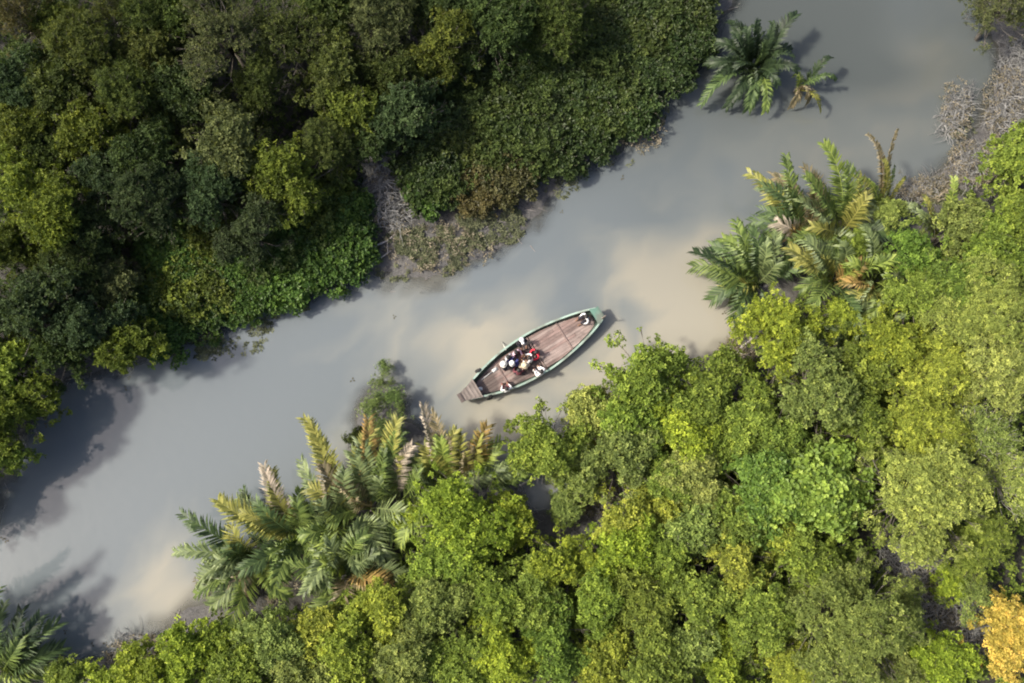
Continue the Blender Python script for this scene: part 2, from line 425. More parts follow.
# ---- the forest on the upper bank, its dimness painted with darker leaf tints
DN = 1.2
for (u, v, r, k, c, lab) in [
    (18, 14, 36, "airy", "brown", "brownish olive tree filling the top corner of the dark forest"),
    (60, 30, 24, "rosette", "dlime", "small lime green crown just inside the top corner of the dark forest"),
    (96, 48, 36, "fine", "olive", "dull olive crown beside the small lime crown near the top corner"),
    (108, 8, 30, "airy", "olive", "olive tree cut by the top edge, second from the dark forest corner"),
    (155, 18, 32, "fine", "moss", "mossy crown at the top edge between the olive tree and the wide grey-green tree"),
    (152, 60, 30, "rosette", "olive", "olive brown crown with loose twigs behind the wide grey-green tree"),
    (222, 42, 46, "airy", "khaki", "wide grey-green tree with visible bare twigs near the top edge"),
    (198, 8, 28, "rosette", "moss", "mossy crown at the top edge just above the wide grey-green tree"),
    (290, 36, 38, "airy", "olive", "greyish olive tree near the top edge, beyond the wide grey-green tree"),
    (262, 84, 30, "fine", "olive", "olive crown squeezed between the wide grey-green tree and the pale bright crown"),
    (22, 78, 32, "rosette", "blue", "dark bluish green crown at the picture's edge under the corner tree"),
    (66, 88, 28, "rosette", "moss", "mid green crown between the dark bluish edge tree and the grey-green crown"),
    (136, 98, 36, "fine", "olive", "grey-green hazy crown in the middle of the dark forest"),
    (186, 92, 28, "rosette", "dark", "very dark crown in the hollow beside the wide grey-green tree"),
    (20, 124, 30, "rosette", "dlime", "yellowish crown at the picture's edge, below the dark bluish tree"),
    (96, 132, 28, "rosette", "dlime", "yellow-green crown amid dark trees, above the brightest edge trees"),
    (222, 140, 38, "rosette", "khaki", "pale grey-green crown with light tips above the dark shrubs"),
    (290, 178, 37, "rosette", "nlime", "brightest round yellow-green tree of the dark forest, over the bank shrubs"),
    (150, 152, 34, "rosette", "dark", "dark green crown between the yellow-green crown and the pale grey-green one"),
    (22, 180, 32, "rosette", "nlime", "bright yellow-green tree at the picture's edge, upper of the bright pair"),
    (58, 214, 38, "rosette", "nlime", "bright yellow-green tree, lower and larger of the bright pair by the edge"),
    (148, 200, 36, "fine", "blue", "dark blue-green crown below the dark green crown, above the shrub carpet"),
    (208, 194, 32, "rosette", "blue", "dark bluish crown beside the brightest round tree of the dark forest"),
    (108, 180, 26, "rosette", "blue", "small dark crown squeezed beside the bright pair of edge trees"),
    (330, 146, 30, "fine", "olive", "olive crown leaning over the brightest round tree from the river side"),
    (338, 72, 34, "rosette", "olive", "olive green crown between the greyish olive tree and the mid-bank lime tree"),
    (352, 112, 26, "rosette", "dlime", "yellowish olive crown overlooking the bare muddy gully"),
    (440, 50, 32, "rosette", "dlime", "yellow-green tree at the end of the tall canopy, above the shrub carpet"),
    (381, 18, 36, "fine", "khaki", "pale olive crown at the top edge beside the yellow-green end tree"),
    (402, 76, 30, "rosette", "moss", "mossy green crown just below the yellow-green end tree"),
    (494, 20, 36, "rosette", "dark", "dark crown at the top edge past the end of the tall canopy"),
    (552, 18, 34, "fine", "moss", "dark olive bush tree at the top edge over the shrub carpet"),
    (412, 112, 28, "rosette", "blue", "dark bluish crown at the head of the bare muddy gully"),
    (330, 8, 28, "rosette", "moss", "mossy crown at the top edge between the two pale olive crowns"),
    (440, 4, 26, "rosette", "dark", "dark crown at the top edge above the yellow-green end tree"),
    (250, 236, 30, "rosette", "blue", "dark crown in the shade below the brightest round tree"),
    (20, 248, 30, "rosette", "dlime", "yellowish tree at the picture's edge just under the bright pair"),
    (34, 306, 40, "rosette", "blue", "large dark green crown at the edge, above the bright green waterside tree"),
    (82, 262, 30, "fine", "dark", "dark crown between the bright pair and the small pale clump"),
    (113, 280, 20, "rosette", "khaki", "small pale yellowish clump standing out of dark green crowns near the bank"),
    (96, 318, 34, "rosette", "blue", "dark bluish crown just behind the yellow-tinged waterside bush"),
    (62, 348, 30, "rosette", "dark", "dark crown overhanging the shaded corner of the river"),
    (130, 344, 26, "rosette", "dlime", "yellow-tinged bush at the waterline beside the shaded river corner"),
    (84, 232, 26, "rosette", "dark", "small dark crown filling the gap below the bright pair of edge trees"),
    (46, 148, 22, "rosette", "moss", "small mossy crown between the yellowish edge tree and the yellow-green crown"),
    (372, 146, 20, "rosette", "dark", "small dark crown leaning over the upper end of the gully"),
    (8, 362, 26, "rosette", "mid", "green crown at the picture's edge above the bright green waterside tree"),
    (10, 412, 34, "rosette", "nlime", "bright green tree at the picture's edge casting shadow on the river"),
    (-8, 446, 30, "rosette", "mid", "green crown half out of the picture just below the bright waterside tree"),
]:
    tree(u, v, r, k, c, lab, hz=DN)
# trees outside the frame whose shadows reach the river in view
for (u, v, r, c) in [(-40, 462, 34, "mid"), (-46, 400, 36, "mid"), (-72, 512, 30, "mid"), (-40, 330, 34, "dark"), (-36, 430, 24, "mid"), (-58, 486, 26, "mid")]:
    tree(u, v, r, "rosette", c, "green tree beyond the picture's edge, seen by its shadow on the river", hz=1.15, group="trees just beyond the picture's edge")

def shrubs(pts, tint, label, group, r=(24, 32)):
    for (u, v) in pts:
        tree(u, v, rng.uniform(*r), "carpet", tint if isinstance(tint, str) else rng.choice(tint), label, "shrub", "bank_shrub", group=group)
shrubs([(172, 262), (205, 250), (240, 262), (275, 244), (310, 246), (338, 232), (178, 296), (212, 286), (246, 290), (282, 276), (318, 266), (160, 328), (198, 312), (340, 252), (345, 215), (140, 308), (165, 232), (330, 205)],
       ["deep", "deep", "deep", "dlime"], "glossy deep green shrub in the carpet below the brightest round tree", "deep green shrub carpet on the upper bank")
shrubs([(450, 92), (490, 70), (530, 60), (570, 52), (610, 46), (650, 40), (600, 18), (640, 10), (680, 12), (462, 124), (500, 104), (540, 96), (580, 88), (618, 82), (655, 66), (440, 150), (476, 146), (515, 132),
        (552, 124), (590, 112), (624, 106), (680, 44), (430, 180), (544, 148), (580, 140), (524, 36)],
       ["dark", "moss", "dark", "ndeep"], "dark small-leaved shrub in the sprawling carpet beside the upper channel", "dark shrub carpet beside the upper channel")  # darker tints paint the dimming near the top edge
for (u, v, r, c, lab) in [(432, 186, 22, "deep", "fresh green low shrub beside the bare muddy gully"), (510, 172, 26, "brown", "rusty brown withering shrub on the upper bank"),
                          (478, 186, 22, "brown", "smaller rusty brown shrub between the green shrub and the mud flat")]:
    tree(u, v, r, "carpet", c, lab, "shrub", "bank_shrub")

# ---- the sunny thicket on the lower bank
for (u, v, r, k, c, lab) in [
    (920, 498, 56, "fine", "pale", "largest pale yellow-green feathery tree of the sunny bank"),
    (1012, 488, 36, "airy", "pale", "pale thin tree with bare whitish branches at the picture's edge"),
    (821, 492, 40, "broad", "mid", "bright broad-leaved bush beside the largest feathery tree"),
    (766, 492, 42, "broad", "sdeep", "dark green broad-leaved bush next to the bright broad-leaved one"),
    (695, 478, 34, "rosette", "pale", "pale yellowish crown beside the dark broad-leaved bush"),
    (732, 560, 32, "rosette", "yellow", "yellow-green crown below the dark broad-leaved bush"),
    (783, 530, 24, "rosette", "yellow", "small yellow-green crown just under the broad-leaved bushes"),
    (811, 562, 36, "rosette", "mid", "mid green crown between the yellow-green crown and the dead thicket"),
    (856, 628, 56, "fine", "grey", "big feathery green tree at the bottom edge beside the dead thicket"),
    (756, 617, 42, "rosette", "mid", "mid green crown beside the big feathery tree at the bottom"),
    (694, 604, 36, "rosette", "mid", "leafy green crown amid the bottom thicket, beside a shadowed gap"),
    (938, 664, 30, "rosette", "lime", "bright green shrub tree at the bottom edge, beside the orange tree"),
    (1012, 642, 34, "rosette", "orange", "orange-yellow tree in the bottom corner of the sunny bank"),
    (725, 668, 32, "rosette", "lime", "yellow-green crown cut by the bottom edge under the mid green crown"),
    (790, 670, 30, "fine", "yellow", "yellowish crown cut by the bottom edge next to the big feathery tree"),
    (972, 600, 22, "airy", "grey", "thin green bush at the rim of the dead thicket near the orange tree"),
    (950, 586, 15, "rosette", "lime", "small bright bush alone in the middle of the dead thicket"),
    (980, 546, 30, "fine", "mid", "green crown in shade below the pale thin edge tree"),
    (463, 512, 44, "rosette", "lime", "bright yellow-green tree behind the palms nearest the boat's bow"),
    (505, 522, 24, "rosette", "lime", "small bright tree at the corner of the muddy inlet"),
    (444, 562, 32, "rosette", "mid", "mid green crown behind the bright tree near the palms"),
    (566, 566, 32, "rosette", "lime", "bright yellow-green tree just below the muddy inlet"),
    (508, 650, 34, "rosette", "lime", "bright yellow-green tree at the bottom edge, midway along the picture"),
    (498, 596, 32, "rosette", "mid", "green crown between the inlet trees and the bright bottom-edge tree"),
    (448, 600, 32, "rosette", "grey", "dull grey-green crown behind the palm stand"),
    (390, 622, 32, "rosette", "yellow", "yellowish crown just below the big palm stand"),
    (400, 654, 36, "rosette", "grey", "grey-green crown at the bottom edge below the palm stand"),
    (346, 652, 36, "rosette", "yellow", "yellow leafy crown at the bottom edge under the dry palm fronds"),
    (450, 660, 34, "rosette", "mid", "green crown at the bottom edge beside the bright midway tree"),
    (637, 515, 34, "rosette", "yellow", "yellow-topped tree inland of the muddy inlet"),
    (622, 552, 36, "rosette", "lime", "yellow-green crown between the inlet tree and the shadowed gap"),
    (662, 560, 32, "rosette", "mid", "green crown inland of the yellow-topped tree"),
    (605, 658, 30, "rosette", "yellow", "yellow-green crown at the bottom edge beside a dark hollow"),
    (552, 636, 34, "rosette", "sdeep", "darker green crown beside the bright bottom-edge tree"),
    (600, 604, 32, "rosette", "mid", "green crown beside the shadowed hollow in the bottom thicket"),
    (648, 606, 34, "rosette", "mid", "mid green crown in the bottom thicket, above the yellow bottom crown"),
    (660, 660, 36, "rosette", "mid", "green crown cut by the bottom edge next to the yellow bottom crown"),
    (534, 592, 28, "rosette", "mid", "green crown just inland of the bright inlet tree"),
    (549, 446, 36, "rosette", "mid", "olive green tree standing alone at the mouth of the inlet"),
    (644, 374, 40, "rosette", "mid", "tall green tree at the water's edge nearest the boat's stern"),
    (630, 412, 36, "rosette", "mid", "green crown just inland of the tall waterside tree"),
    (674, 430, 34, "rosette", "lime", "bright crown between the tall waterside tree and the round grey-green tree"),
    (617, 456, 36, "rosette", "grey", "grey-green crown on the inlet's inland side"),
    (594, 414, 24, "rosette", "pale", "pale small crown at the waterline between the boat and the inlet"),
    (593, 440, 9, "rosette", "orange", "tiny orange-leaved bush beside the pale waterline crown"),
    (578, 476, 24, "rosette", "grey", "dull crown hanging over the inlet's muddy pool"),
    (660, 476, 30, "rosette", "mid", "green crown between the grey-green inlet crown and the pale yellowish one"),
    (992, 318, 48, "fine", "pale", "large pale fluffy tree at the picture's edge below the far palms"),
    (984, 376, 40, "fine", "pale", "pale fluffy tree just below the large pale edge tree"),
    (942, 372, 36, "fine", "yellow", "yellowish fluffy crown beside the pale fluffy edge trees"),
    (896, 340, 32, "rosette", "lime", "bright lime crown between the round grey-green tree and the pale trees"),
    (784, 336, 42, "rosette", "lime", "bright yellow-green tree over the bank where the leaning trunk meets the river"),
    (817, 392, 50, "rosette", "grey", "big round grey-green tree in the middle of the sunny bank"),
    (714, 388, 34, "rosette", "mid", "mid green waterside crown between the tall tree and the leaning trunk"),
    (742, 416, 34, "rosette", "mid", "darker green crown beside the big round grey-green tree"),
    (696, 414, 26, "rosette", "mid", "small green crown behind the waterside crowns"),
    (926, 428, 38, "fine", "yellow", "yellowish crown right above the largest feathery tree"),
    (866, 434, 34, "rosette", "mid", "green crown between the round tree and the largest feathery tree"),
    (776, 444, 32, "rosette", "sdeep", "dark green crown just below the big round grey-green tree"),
    (978, 436, 36, "airy", "grey", "thin grey-green crown at the edge above the whitish-branched tree"),
    (720, 446, 30, "rosette", "mid", "mid green crown above the pale yellowish one"),
    (870, 374, 26, "rosette", "mid", "green crown wedged between the big round tree and the lime crown"),
    (964, 276, 36, "rosette", "sdeep", "dark green crown behind the far palms"),
    (920, 296, 30, "rosette", "mid", "green crown between the star-shaped palm and the pale edge tree"),
    (990, 246, 32, "rosette", "mid", "mid green crown at the edge above the large pale tree"),
    (914, 252, 20, "rosette", "sdeep", "deep green crown tangled among the far palms"),
    (958, 228, 24, "rosette", "grey", "grey-green bush between the far palms and the dead brush"),
    (1016, 220, 30, "rosette", "mid", "bright green bush at the picture's edge, lower of two by the dead brush"),
    (1018, 162, 26, "rosette", "mid", "bright green bush at the picture's edge, upper of two by the dead brush"),
    (1006, 12, 34, "airy", "khaki", "olive brown tree in the top corner across the channel from the palm"),
    (740, 520, 28, "rosette", "mid", "green crown below the dark broad-leaved bush, next to the pale yellowish crown"),
    (690, 528, 26, "rosette", "grey", "grey-green crown showing a pale trunk below the pale yellowish crown"),
    (690, 646, 26, "rosette", "grey", "small dull crown near the bottom edge between two green crowns"),
    (900, 600, 22, "airy", "grey", "thin dull bush inside the dead thicket beside the big feathery tree"),
    (896, 676, 24, "rosette", "grey", "dull shrub at the bottom edge between the feathery tree and the bright shrub"),
]:
    tree(u, v, r, k, c, lab, bark=M_PALE_BARK if "whitish" in lab or "pale trunk" in lab else None)
for (u, v, r, c, lab) in [(216, 644, 20, "mid", "green bush under the lowest palm fronds on the lower bank"), (190, 650, 26, "lime", "bright green bush on the lower bank next to the mud edge"),
                          (146, 672, 24, "lime", "lime green bush at the bottom edge nearest the muddy corner"), (272, 644, 32, "grey", "grey-green bush at the bottom edge below the palm stand"),
                          (318, 636, 26, "yellow", "yellowish bush directly under the broad palm fronds"), (240, 668, 26, "mid", "green bush cut by the bottom edge beside the grey-green bush"),
                          (302, 672, 28, "grey", "dull bush cut by the bottom edge below the yellowish bush"), (350, 606, 15, "mid", "small green bush wedged behind the dry palm fronds"),
                          (408, 516, 14, "lime", "small lime bush rising between the two palm stands"), (116, 682, 20, "lime", "low lime bush at the bottom edge beside the mud"),
                          (70, 682, 18, "mid", "low green bush at the bottom edge beside the corner palm"),
                          (386, 367, 8, "shrub", "small tip shrub farthest out in the water by the palms"), (382, 382, 10, "shrub", "dark green shrub second from the tip of the pointed waterside clump"),
                          (392, 397, 12, "shrub", "dark green shrub on the boat side of the pointed waterside clump"), (374, 406, 13, "shrub", "dark green shrub on the upstream side of the pointed waterside clump"),
                          (398, 418, 12, "shrub", "dark green shrub at the foot of the pointed clump nearest the boat"), (382, 428, 14, "shrub", "dark green shrub in the foot of the pointed clump, against the palms"), (360, 436, 10, "moss", "dull shrub low on the water beside the pointed clump"),
                          (856, 244, 13, "mid", "leafy green bush tangled between the far palms"), (892, 214, 14, "grey", "grey-green bush behind the upright dry palm stalks"),
                          (566, 508, 15, "grey", "dull low bush on the mud at the head of the inlet"), (838, 316, 18, "lime", "small lime bush at the foot of the far palms")]:
    tree(u, v, r, "airy" if c == "shrub" else "rosette", c, lab, "bush", "waterside_bush")

# ---- undergrowth that fills the floor of both banks (nobody could count it)
def undergrowth(bank, seed):
    rs = np.random.RandomState(seed)
    P = np.column_stack([rs.uniform(-40, 40, 120000), rs.uniform(-28, 32, 120000)])
    h, dd = land_h(P)
    clear = np.zeros(len(P), bool)
    for (u, v, r) in [(390, 180, 26), (372, 215, 30), (400, 240, 44), (450, 250, 40), (490, 225, 34), (520, 200, 22), (385, 150, 18), (560, 500, 38), (590, 490, 25), (920, 590, 40), (945, 620, 34), (895, 560, 22),
                      (990, 110, 42), (965, 160, 30), (930, 185, 26), (150, 655, 26), (120, 660, 24), (90, 668, 20), (1010, 70, 26), (250, 560, 50), (300, 540, 60), (350, 520, 60), (400, 490, 45), (450, 480, 40), (480, 475, 30), (350, 570, 45), (760, 280, 40), (800, 240, 55), (850, 240, 60), (840, 285, 40), (900, 290, 30), (930, 230, 25), (10, 660, 50)]:
        c = px(u, v); clear |= np.hypot(P[:, 0] - c.x, P[:, 1] - c.y) < r * .055
    den = fbm(P[:, 0] * .6, P[:, 1] * .6, 31)
    keep = (sdist(P, bank) > .3) & (dd > .7) & ~clear & (rs.rand(len(P)) < np.clip((den - .25) * 2.4, .4, 1)) & (P[:, 1] < 30)
    P, h, den = P[keep], h[keep], den[keep]
    P, h, den = P[:34000], h[:34000], den[:34000]
    z = h + rs.uniform(.1, .4, len(P)) + np.clip(den - .3, 0, 1) * 5.0 * rs.uniform(.5, 1, len(P))
    pos = np.column_stack([P, z]); nr = unit(np.column_stack([rs.randn(len(P), 2) * .4, np.ones(len(P))]))
    co, f, t = rosettes(rs, pos, nr, 7, .24, .26)
    return mesh_np("undergrowth", co, f, M_LEAF, t)
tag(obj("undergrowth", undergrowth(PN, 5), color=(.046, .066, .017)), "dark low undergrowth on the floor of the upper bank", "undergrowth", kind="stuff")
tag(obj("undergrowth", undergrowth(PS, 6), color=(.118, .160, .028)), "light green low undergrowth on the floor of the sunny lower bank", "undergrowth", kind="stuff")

# ------------------------------------------------------------------ nipa palms
FT = {"g": (.112, .155, .038), "d": (.066, .102, .034), "y": (.215, .215, .052), "o": (.26, .185, .06), "p": (.32, .275, .21), "l": (.165, .215, .045), "b": (.19, .16, .09), "s": (.140, .178, .072), "x": (.028, .046, .019)}
def frond(parent, B, T, rise, tint, rs, width=.8, dens=1.0):
    """one pinnate leaf from the palm's base B to its tip T, arching by RISE"""
    B, T = np.array(B), np.array(T)
    c1 = B + (T - B) * .30 + np.array([0, 0, rise]); c2 = B + (T - B) * .72 + np.array([0, 0, rise * .95])
    lat = np.cross(T - B, [0, 0, 1]); lat = lat / (np.linalg.norm(lat) + 1e-9) * rs.uniform(-.16, .16) * np.linalg.norm(T - B); c1 = c1 + lat * .6; c2 = c2 + lat
    n = 14; t = np.linspace(0, 1, n)[:, None]
    pts = (1 - t) ** 3 * B + 3 * (1 - t) ** 2 * t * c1 + 3 * (1 - t) * t * t * c2 + t ** 3 * T
    seg = np.linalg.norm(np.diff(pts, axis=0), axis=1); L = seg.sum()
    mb = MB(); mb.tube(pts, list(np.linspace(.045, .010, n)), 4)
    v, f = [np.array(mb.v)], []; tone = [.9] * len(mb.f)
    faces = list(mb.f); base = len(mb.v)
    roll = rs.uniform(-.55, .55); m = int(L / .088 * dens); s0 = .22
    cum = np.concatenate([[0], np.cumsum(seg)]) / L
    droop = rs.uniform(.1, .6)
    for i in range(m):
        s = s0 + (1 - s0) * (i + .5) / m
        p = np.array([np.interp(s, cum, pts[:, k]) for k in range(3)])
        q = np.array([np.interp(min(s + .03, 1), cum, pts[:, k]) for k in range(3)]); o = np.array([np.interp(s - .03, cum, pts[:, k]) for k in range(3)])
        tg = (q - o); tg /= np.linalg.norm(tg)
        sd = np.cross(tg, [0, 0, 1]); sd /= np.linalg.norm(sd) + 1e-9; up = np.cross(sd, tg)
        sd, up = sd * math.cos(roll) + up * math.sin(roll), up * math.cos(roll) - sd * math.sin(roll)
        w = (s - s0) / (1 - s0)
        ln = width * (math.sin(min(1, w * 1.6 + .28) * math.pi * .5)) * (1 - .62 * max(0, w - .25) / .75)
        for sg in (-1, 1):
            if rs.rand() < .11: continue
            a = rs.uniform(.78, 1.12) + .28 * w                                  # angle forward along the rachis
            dr = sd * sg * math.cos(a * .75) + tg * math.sin(a * .75) + up * rs.uniform(.12, .42)
            dr /= np.linalg.norm(dr); l2 = ln * rs.uniform(.8, 1.2)
            wv = np.cross(dr, up); wv /= np.linalg.norm(wv) + 1e-9; hw = .046 * rs.uniform(.75, 1.25)
            e1 = p + dr * l2 * .55; e2 = p + dr * l2 + np.array([0, 0, -droop * l2])
            v.append(np.array([p - wv * hw * .5, p + wv * hw * .5, e1 + wv * hw, e1 - wv * hw, e2]))
            faces += [(base, base + 1, base + 2, base + 3), (base + 3, base + 2, base + 4)]
            tt = rs.uniform(0, 1); tone += [tt, tt]; base += 5
    me = bpy.data.meshes.new("frond"); me.from_pydata(np.concatenate(v).tolist(), [], faces); me.materials.append(M_FROND)
    at = me.attributes.new("tone", 'FLOAT', 'FACE'); at.data.foreach_set("value", np.array(tone, np.float32))
    k = rs.uniform(.88, 1.12)
    return obj("frond", me, parent, color=tuple(x * k for x in FT[tint]))
PALM = [0]
def palm(bu, bv, tips, label, extra=5, elen=(2.2, 3.6), etint="ggdssl", width=1.25):
    PALM[0] += 1; rs = np.random.RandomState(400 + PALM[0])
    b = px(bu, bv); g = max(H_at(b.x, b.y), -.15)
    t = thing("nipa_palm", label, "palm", (b.x, b.y, g), group="nipa palms along the banks")
    st = MB()
    for _ in range(6):
        a = rs.uniform(0, 6.28); st.tube([(0, 0, -.3), (math.cos(a) * .16, math.sin(a) * .16, .5)], [.11, .05], 6)
    st.build("stem", M_BARK, t, True)
    for (u, v, z, c, *r) in tips:
        T = px(u, v, z + g) - Vector((b.x, b.y, g)); hl = T.xy.length
        a = rs.uniform(0, 6.28)
        frond(t, (math.cos(a) * .1, math.sin(a) * .1, .2), T, r[0] if r else max(.5, 1.5 - z * .25) + hl * .12, c, rs, width * rs.uniform(.85, 1.15))
    for k in range(extra):
        a = 6.28 * (k + rs.uniform(-.3, .3)) / extra; l = rs.uniform(*elen); z = rs.uniform(.6, 2.4)
        frond(t, (0, 0, .2), (math.cos(a) * l, math.sin(a) * l, z), rs.uniform(.9, 1.6), etint[rs.randint(len(etint))], rs, width * rs.uniform(.75, 1.0))
    return t

palm(752, 72, [(797, 14, 2.2, "x"), (772, 22, 2.6, "x"), (748, 28, 2.8, "x"), (728, 22, 2.2, "x"), (716, 42, 1.8, "x"), (706, 62, 1.4, "x"), (702, 104, .9, "d"), (712, 86, 1.2, "x"), (726, 108, .7, "x"), (765, 112, 1.0, "g"), (748, 110, .8, "d"),
               (776, 84, .8, "g"), (735, 34, 2.8, "x"), (758, 20, 2.8, "x"), (762, 46, 2.6, "d"), (780, 50, 1.2, "x")], "large dark palm standing in the channel near the top edge", 12, (1.6, 2.6), "xxx", .8)  # fronds tinted near black to paint the dimming at the top edge
palm(796, 92, [(832, 58, 1.5, "x"), (836, 80, 1.4, "d"), (820, 112, .8, "y"), (794, 76, 1.2, "l"), (790, 108, .5, "b"), (806, 104, .4, "b")], "small palm with one yellow frond beside the large channel palm", 1, (.8, 1.2), "b", .5)
palm(756, 286, [(694, 252, 1.4, "x"), (693, 267, 1.1, "g"), (712, 246, 1.8, "d"), (736, 222, 2.6, "g"), (750, 230, 2.6, "d"), (712, 300, .8, "d"), (722, 290, .8, "y"), (730, 298, .6, "g"), (765, 240, 2.6, "s"), (712, 272, 1.2, "g"), (776, 262, 2.2, "s")],
     "palm at the river's edge with fronds reaching farthest over the water", 5, (2.2, 3.4))
palm(800, 244, [(748, 172, 2.6, "y"), (762, 186, 2.8, "d"), (786, 156, 3.4, "g"), (762, 210, 2.0, "d"), (772, 176, 2.8, "b"), (776, 222, 2.2, "p"), (780, 236, 1.6, "o"), (752, 222, 1.4, "d"), (804, 168, 3.2, "b")], "palm with a bleached orange frond, fronds rising towards the river", 6, (2.2, 3.4))
palm(838, 236, [(824, 144, 4.2, "l", 1.2), (806, 176, 3.4, "g"), (800, 200, 3.0, "s"), (856, 176, 3.2, "y"), (846, 168, 3.4, "g"), (868, 196, 2.8, "y"), (812, 226, 2.6, "y")], "palm with one tall broad bright frond pointing straight up", 6, (2.2, 3.4))
palm(876, 216, [(868, 134, 4.2, "b", .8), (897, 130, 4.2, "b", .8), (884, 160, 3.4, "y"), (862, 178, 2.8, "l"), (905, 178, 2.4, "y"), (858, 200, 2.4, "s")], "palm with two thin dry upright stalks at the channel bend", 3, (1.6, 2.4), "yls", .5)
palm(828, 284, [(790, 248, 2.4, "y"), (796, 262, 2.2, "y"), (806, 240, 2.6, "s"), (840, 244, 2.8, "s"), (800, 290, 1.6, "g"), (862, 262, 2.2, "o"), (850, 268, 2.2, "l")], "palm with pale striped fronds in the middle of the far stand", 5)
palm(866, 286, [(868, 316, 1.8, "l"), (852, 296, 2.0, "y"), (886, 300, 1.8, "l"), (850, 262, 2.4, "l"), (880, 258, 2.4, "g"), (842, 282, 2.0, "o")], "yellow-green palm with drooping bright fronds behind the far stand", 3)
palm(902, 294, [(930, 284, 2.2, "s"), (918, 312, 2.0, "s"), (896, 320, 2.0, "s"), (876, 308, 2.0, "s"), (884, 276, 2.4, "s"), (910, 268, 2.4, "l"), (936, 300, 2.0, "g")], "star-shaped pale palm between the far stand and the pale trees", 2, (1.4, 2.0), "sg", .6)
palm(930, 240, [(954, 178, 3.2, "l"), (925, 196, 3.0, "y"), (900, 226, 2.6, "l"), (946, 210, 2.8, "s"), (916, 210, 2.8, "s")], "palm beside the dead brush with light green upright fronds", 3, (1.4, 2.2), "lsy", .6)
palm(842, 352, [(856, 338, 2.6, "s"), (818, 344, 2.6, "s"), (826, 328, 2.6, "s"), (862, 356, 2.4, "g"), (840, 320, 2.6, "l")], "small fan-like palm above the big round grey-green tree", 2, (1.2, 1.6), "sg", .5)
# big stand on the lower bank
palm(262, 556, [(182, 514, 2.4, "d"), (200, 580, 1.4, "s"), (196, 594, 1.0, "g"), (214, 560, 1.8, "s"), (206, 570, 1.4, "s"), (232, 526, 2.4, "y"), (210, 606, .8, "s"), (238, 598, 1.0, "b"), (226, 545, 2.0, "d"), (222, 586, 1.2, "s")],
     "palm with silvery drooping fronds nearest the muddy corner", 6, (2.4, 4.0))
palm(306, 536, [(218, 500, 2.4, "y"), (264, 466, 3.2, "p"), (272, 470, 3.0, "y"), (240, 512, 2.6, "y"), (256, 500, 2.8, "d"), (268, 556, 1.6, "g"), (296, 500, 3.0, "g"), (284, 578, 1.4, "d")], "palm with an upright bleached frond reaching over the water", 7, (2.4, 4.0))
palm(350, 520, [(304, 418, 4.0, "y", .9), (310, 424, 3.8, "y", .9), (309, 488, 2.6, "y"), (322, 500, 2.6, "s"), (330, 556, 1.8, "l"), (300, 534, 2.0, "g"), (345, 470, 3.4, "s"), (322, 464, 3.0, "b")], "palm with one long yellow frond leaning far over the river", 6, (2.4, 4.0))
palm(372, 508, [(368, 420, 4.0, "o", .9), (372, 430, 3.8, "y", .9), (360, 440, 3.6, "s"), (352, 452, 3.4, "s"), (384, 452, 3.4, "g"), (344, 486, 2.8, "b"), (356, 500, 2.8, "b"), (390, 560, 1.6, "s")], "palm with an orange-tipped upright frond in the big stand", 7, (2.4, 4.0))
palm(400, 500, [(398, 420, 4.0, "y", .9), (402, 432, 3.8, "g", .9), (412, 446, 3.4, "p"), (386, 446, 3.2, "s"), (418, 470, 2.8, "g"), (380, 476, 2.8, "s")], "palm with tall striped green fronds facing the pointed shrub", 6, (2.4, 4.0))
palm(352, 570, [(330, 540, 2.4, "s"), (320, 566, 2.0, "l"), (340, 600, 1.6, "b"), (376, 552, 2.4, "s"), (392, 584, 1.6, "o"), (366, 534, 2.6, "g"), (310, 590, 1.4, "s")], "palm with broad pale fronds at the inland side of the big stand", 6, (2.4, 4.0))
palm(448, 488, [(423, 406, 4.0, "p", 1.0), (432, 414, 3.8, "b", 1.0), (456, 430, 3.6, "y"), (424, 446, 3.0, "y"), (440, 438, 3.4, "l"), (418, 462, 2.6, "l"), (420, 480, 2.2, "s")], "palm with one pinkish white dead frond beside the boat's bow", 5, (2.4, 4.0))
palm(474, 484, [(487, 426, 3.6, "o", 1.0), (480, 434, 3.4, "y", 1.0), (462, 436, 3.4, "y"), (500, 450, 2.6, "l"), (516, 474, 1.8, "s"), (508, 486, 1.6, "s"), (470, 446, 3.2, "b")], "palm with brown-edged yellow fronds next to the muddy inlet", 5, (2.4, 4.0))
palm(8, 668, [(4, 604, 2.6, "d"), (40, 616, 2.4, "x"), (22, 610, 2.6, "x"), (58, 624, 1.8, "d"), (62, 648, 1.4, "d"), (48, 672, 1.2, "l"), (20, 640, 2.8, "g"), (72, 668, .8, "s"), (-14, 640, 2.2, "d")], "dark palm in the bottom corner of the picture", 5, (2, 3.2), "dg")
palm(-36, 640, [(-30, 560, 5.0, "d", 1.4), (-4, 590, 4.4, "d", 1.4), (-14, 620, 4.0, "g", 1.4), (-40, 580, 5.0, "d", 1.2)], "palm beyond the picture's corner, seen by its shadow on the river", 5, (2, 3), "dg")

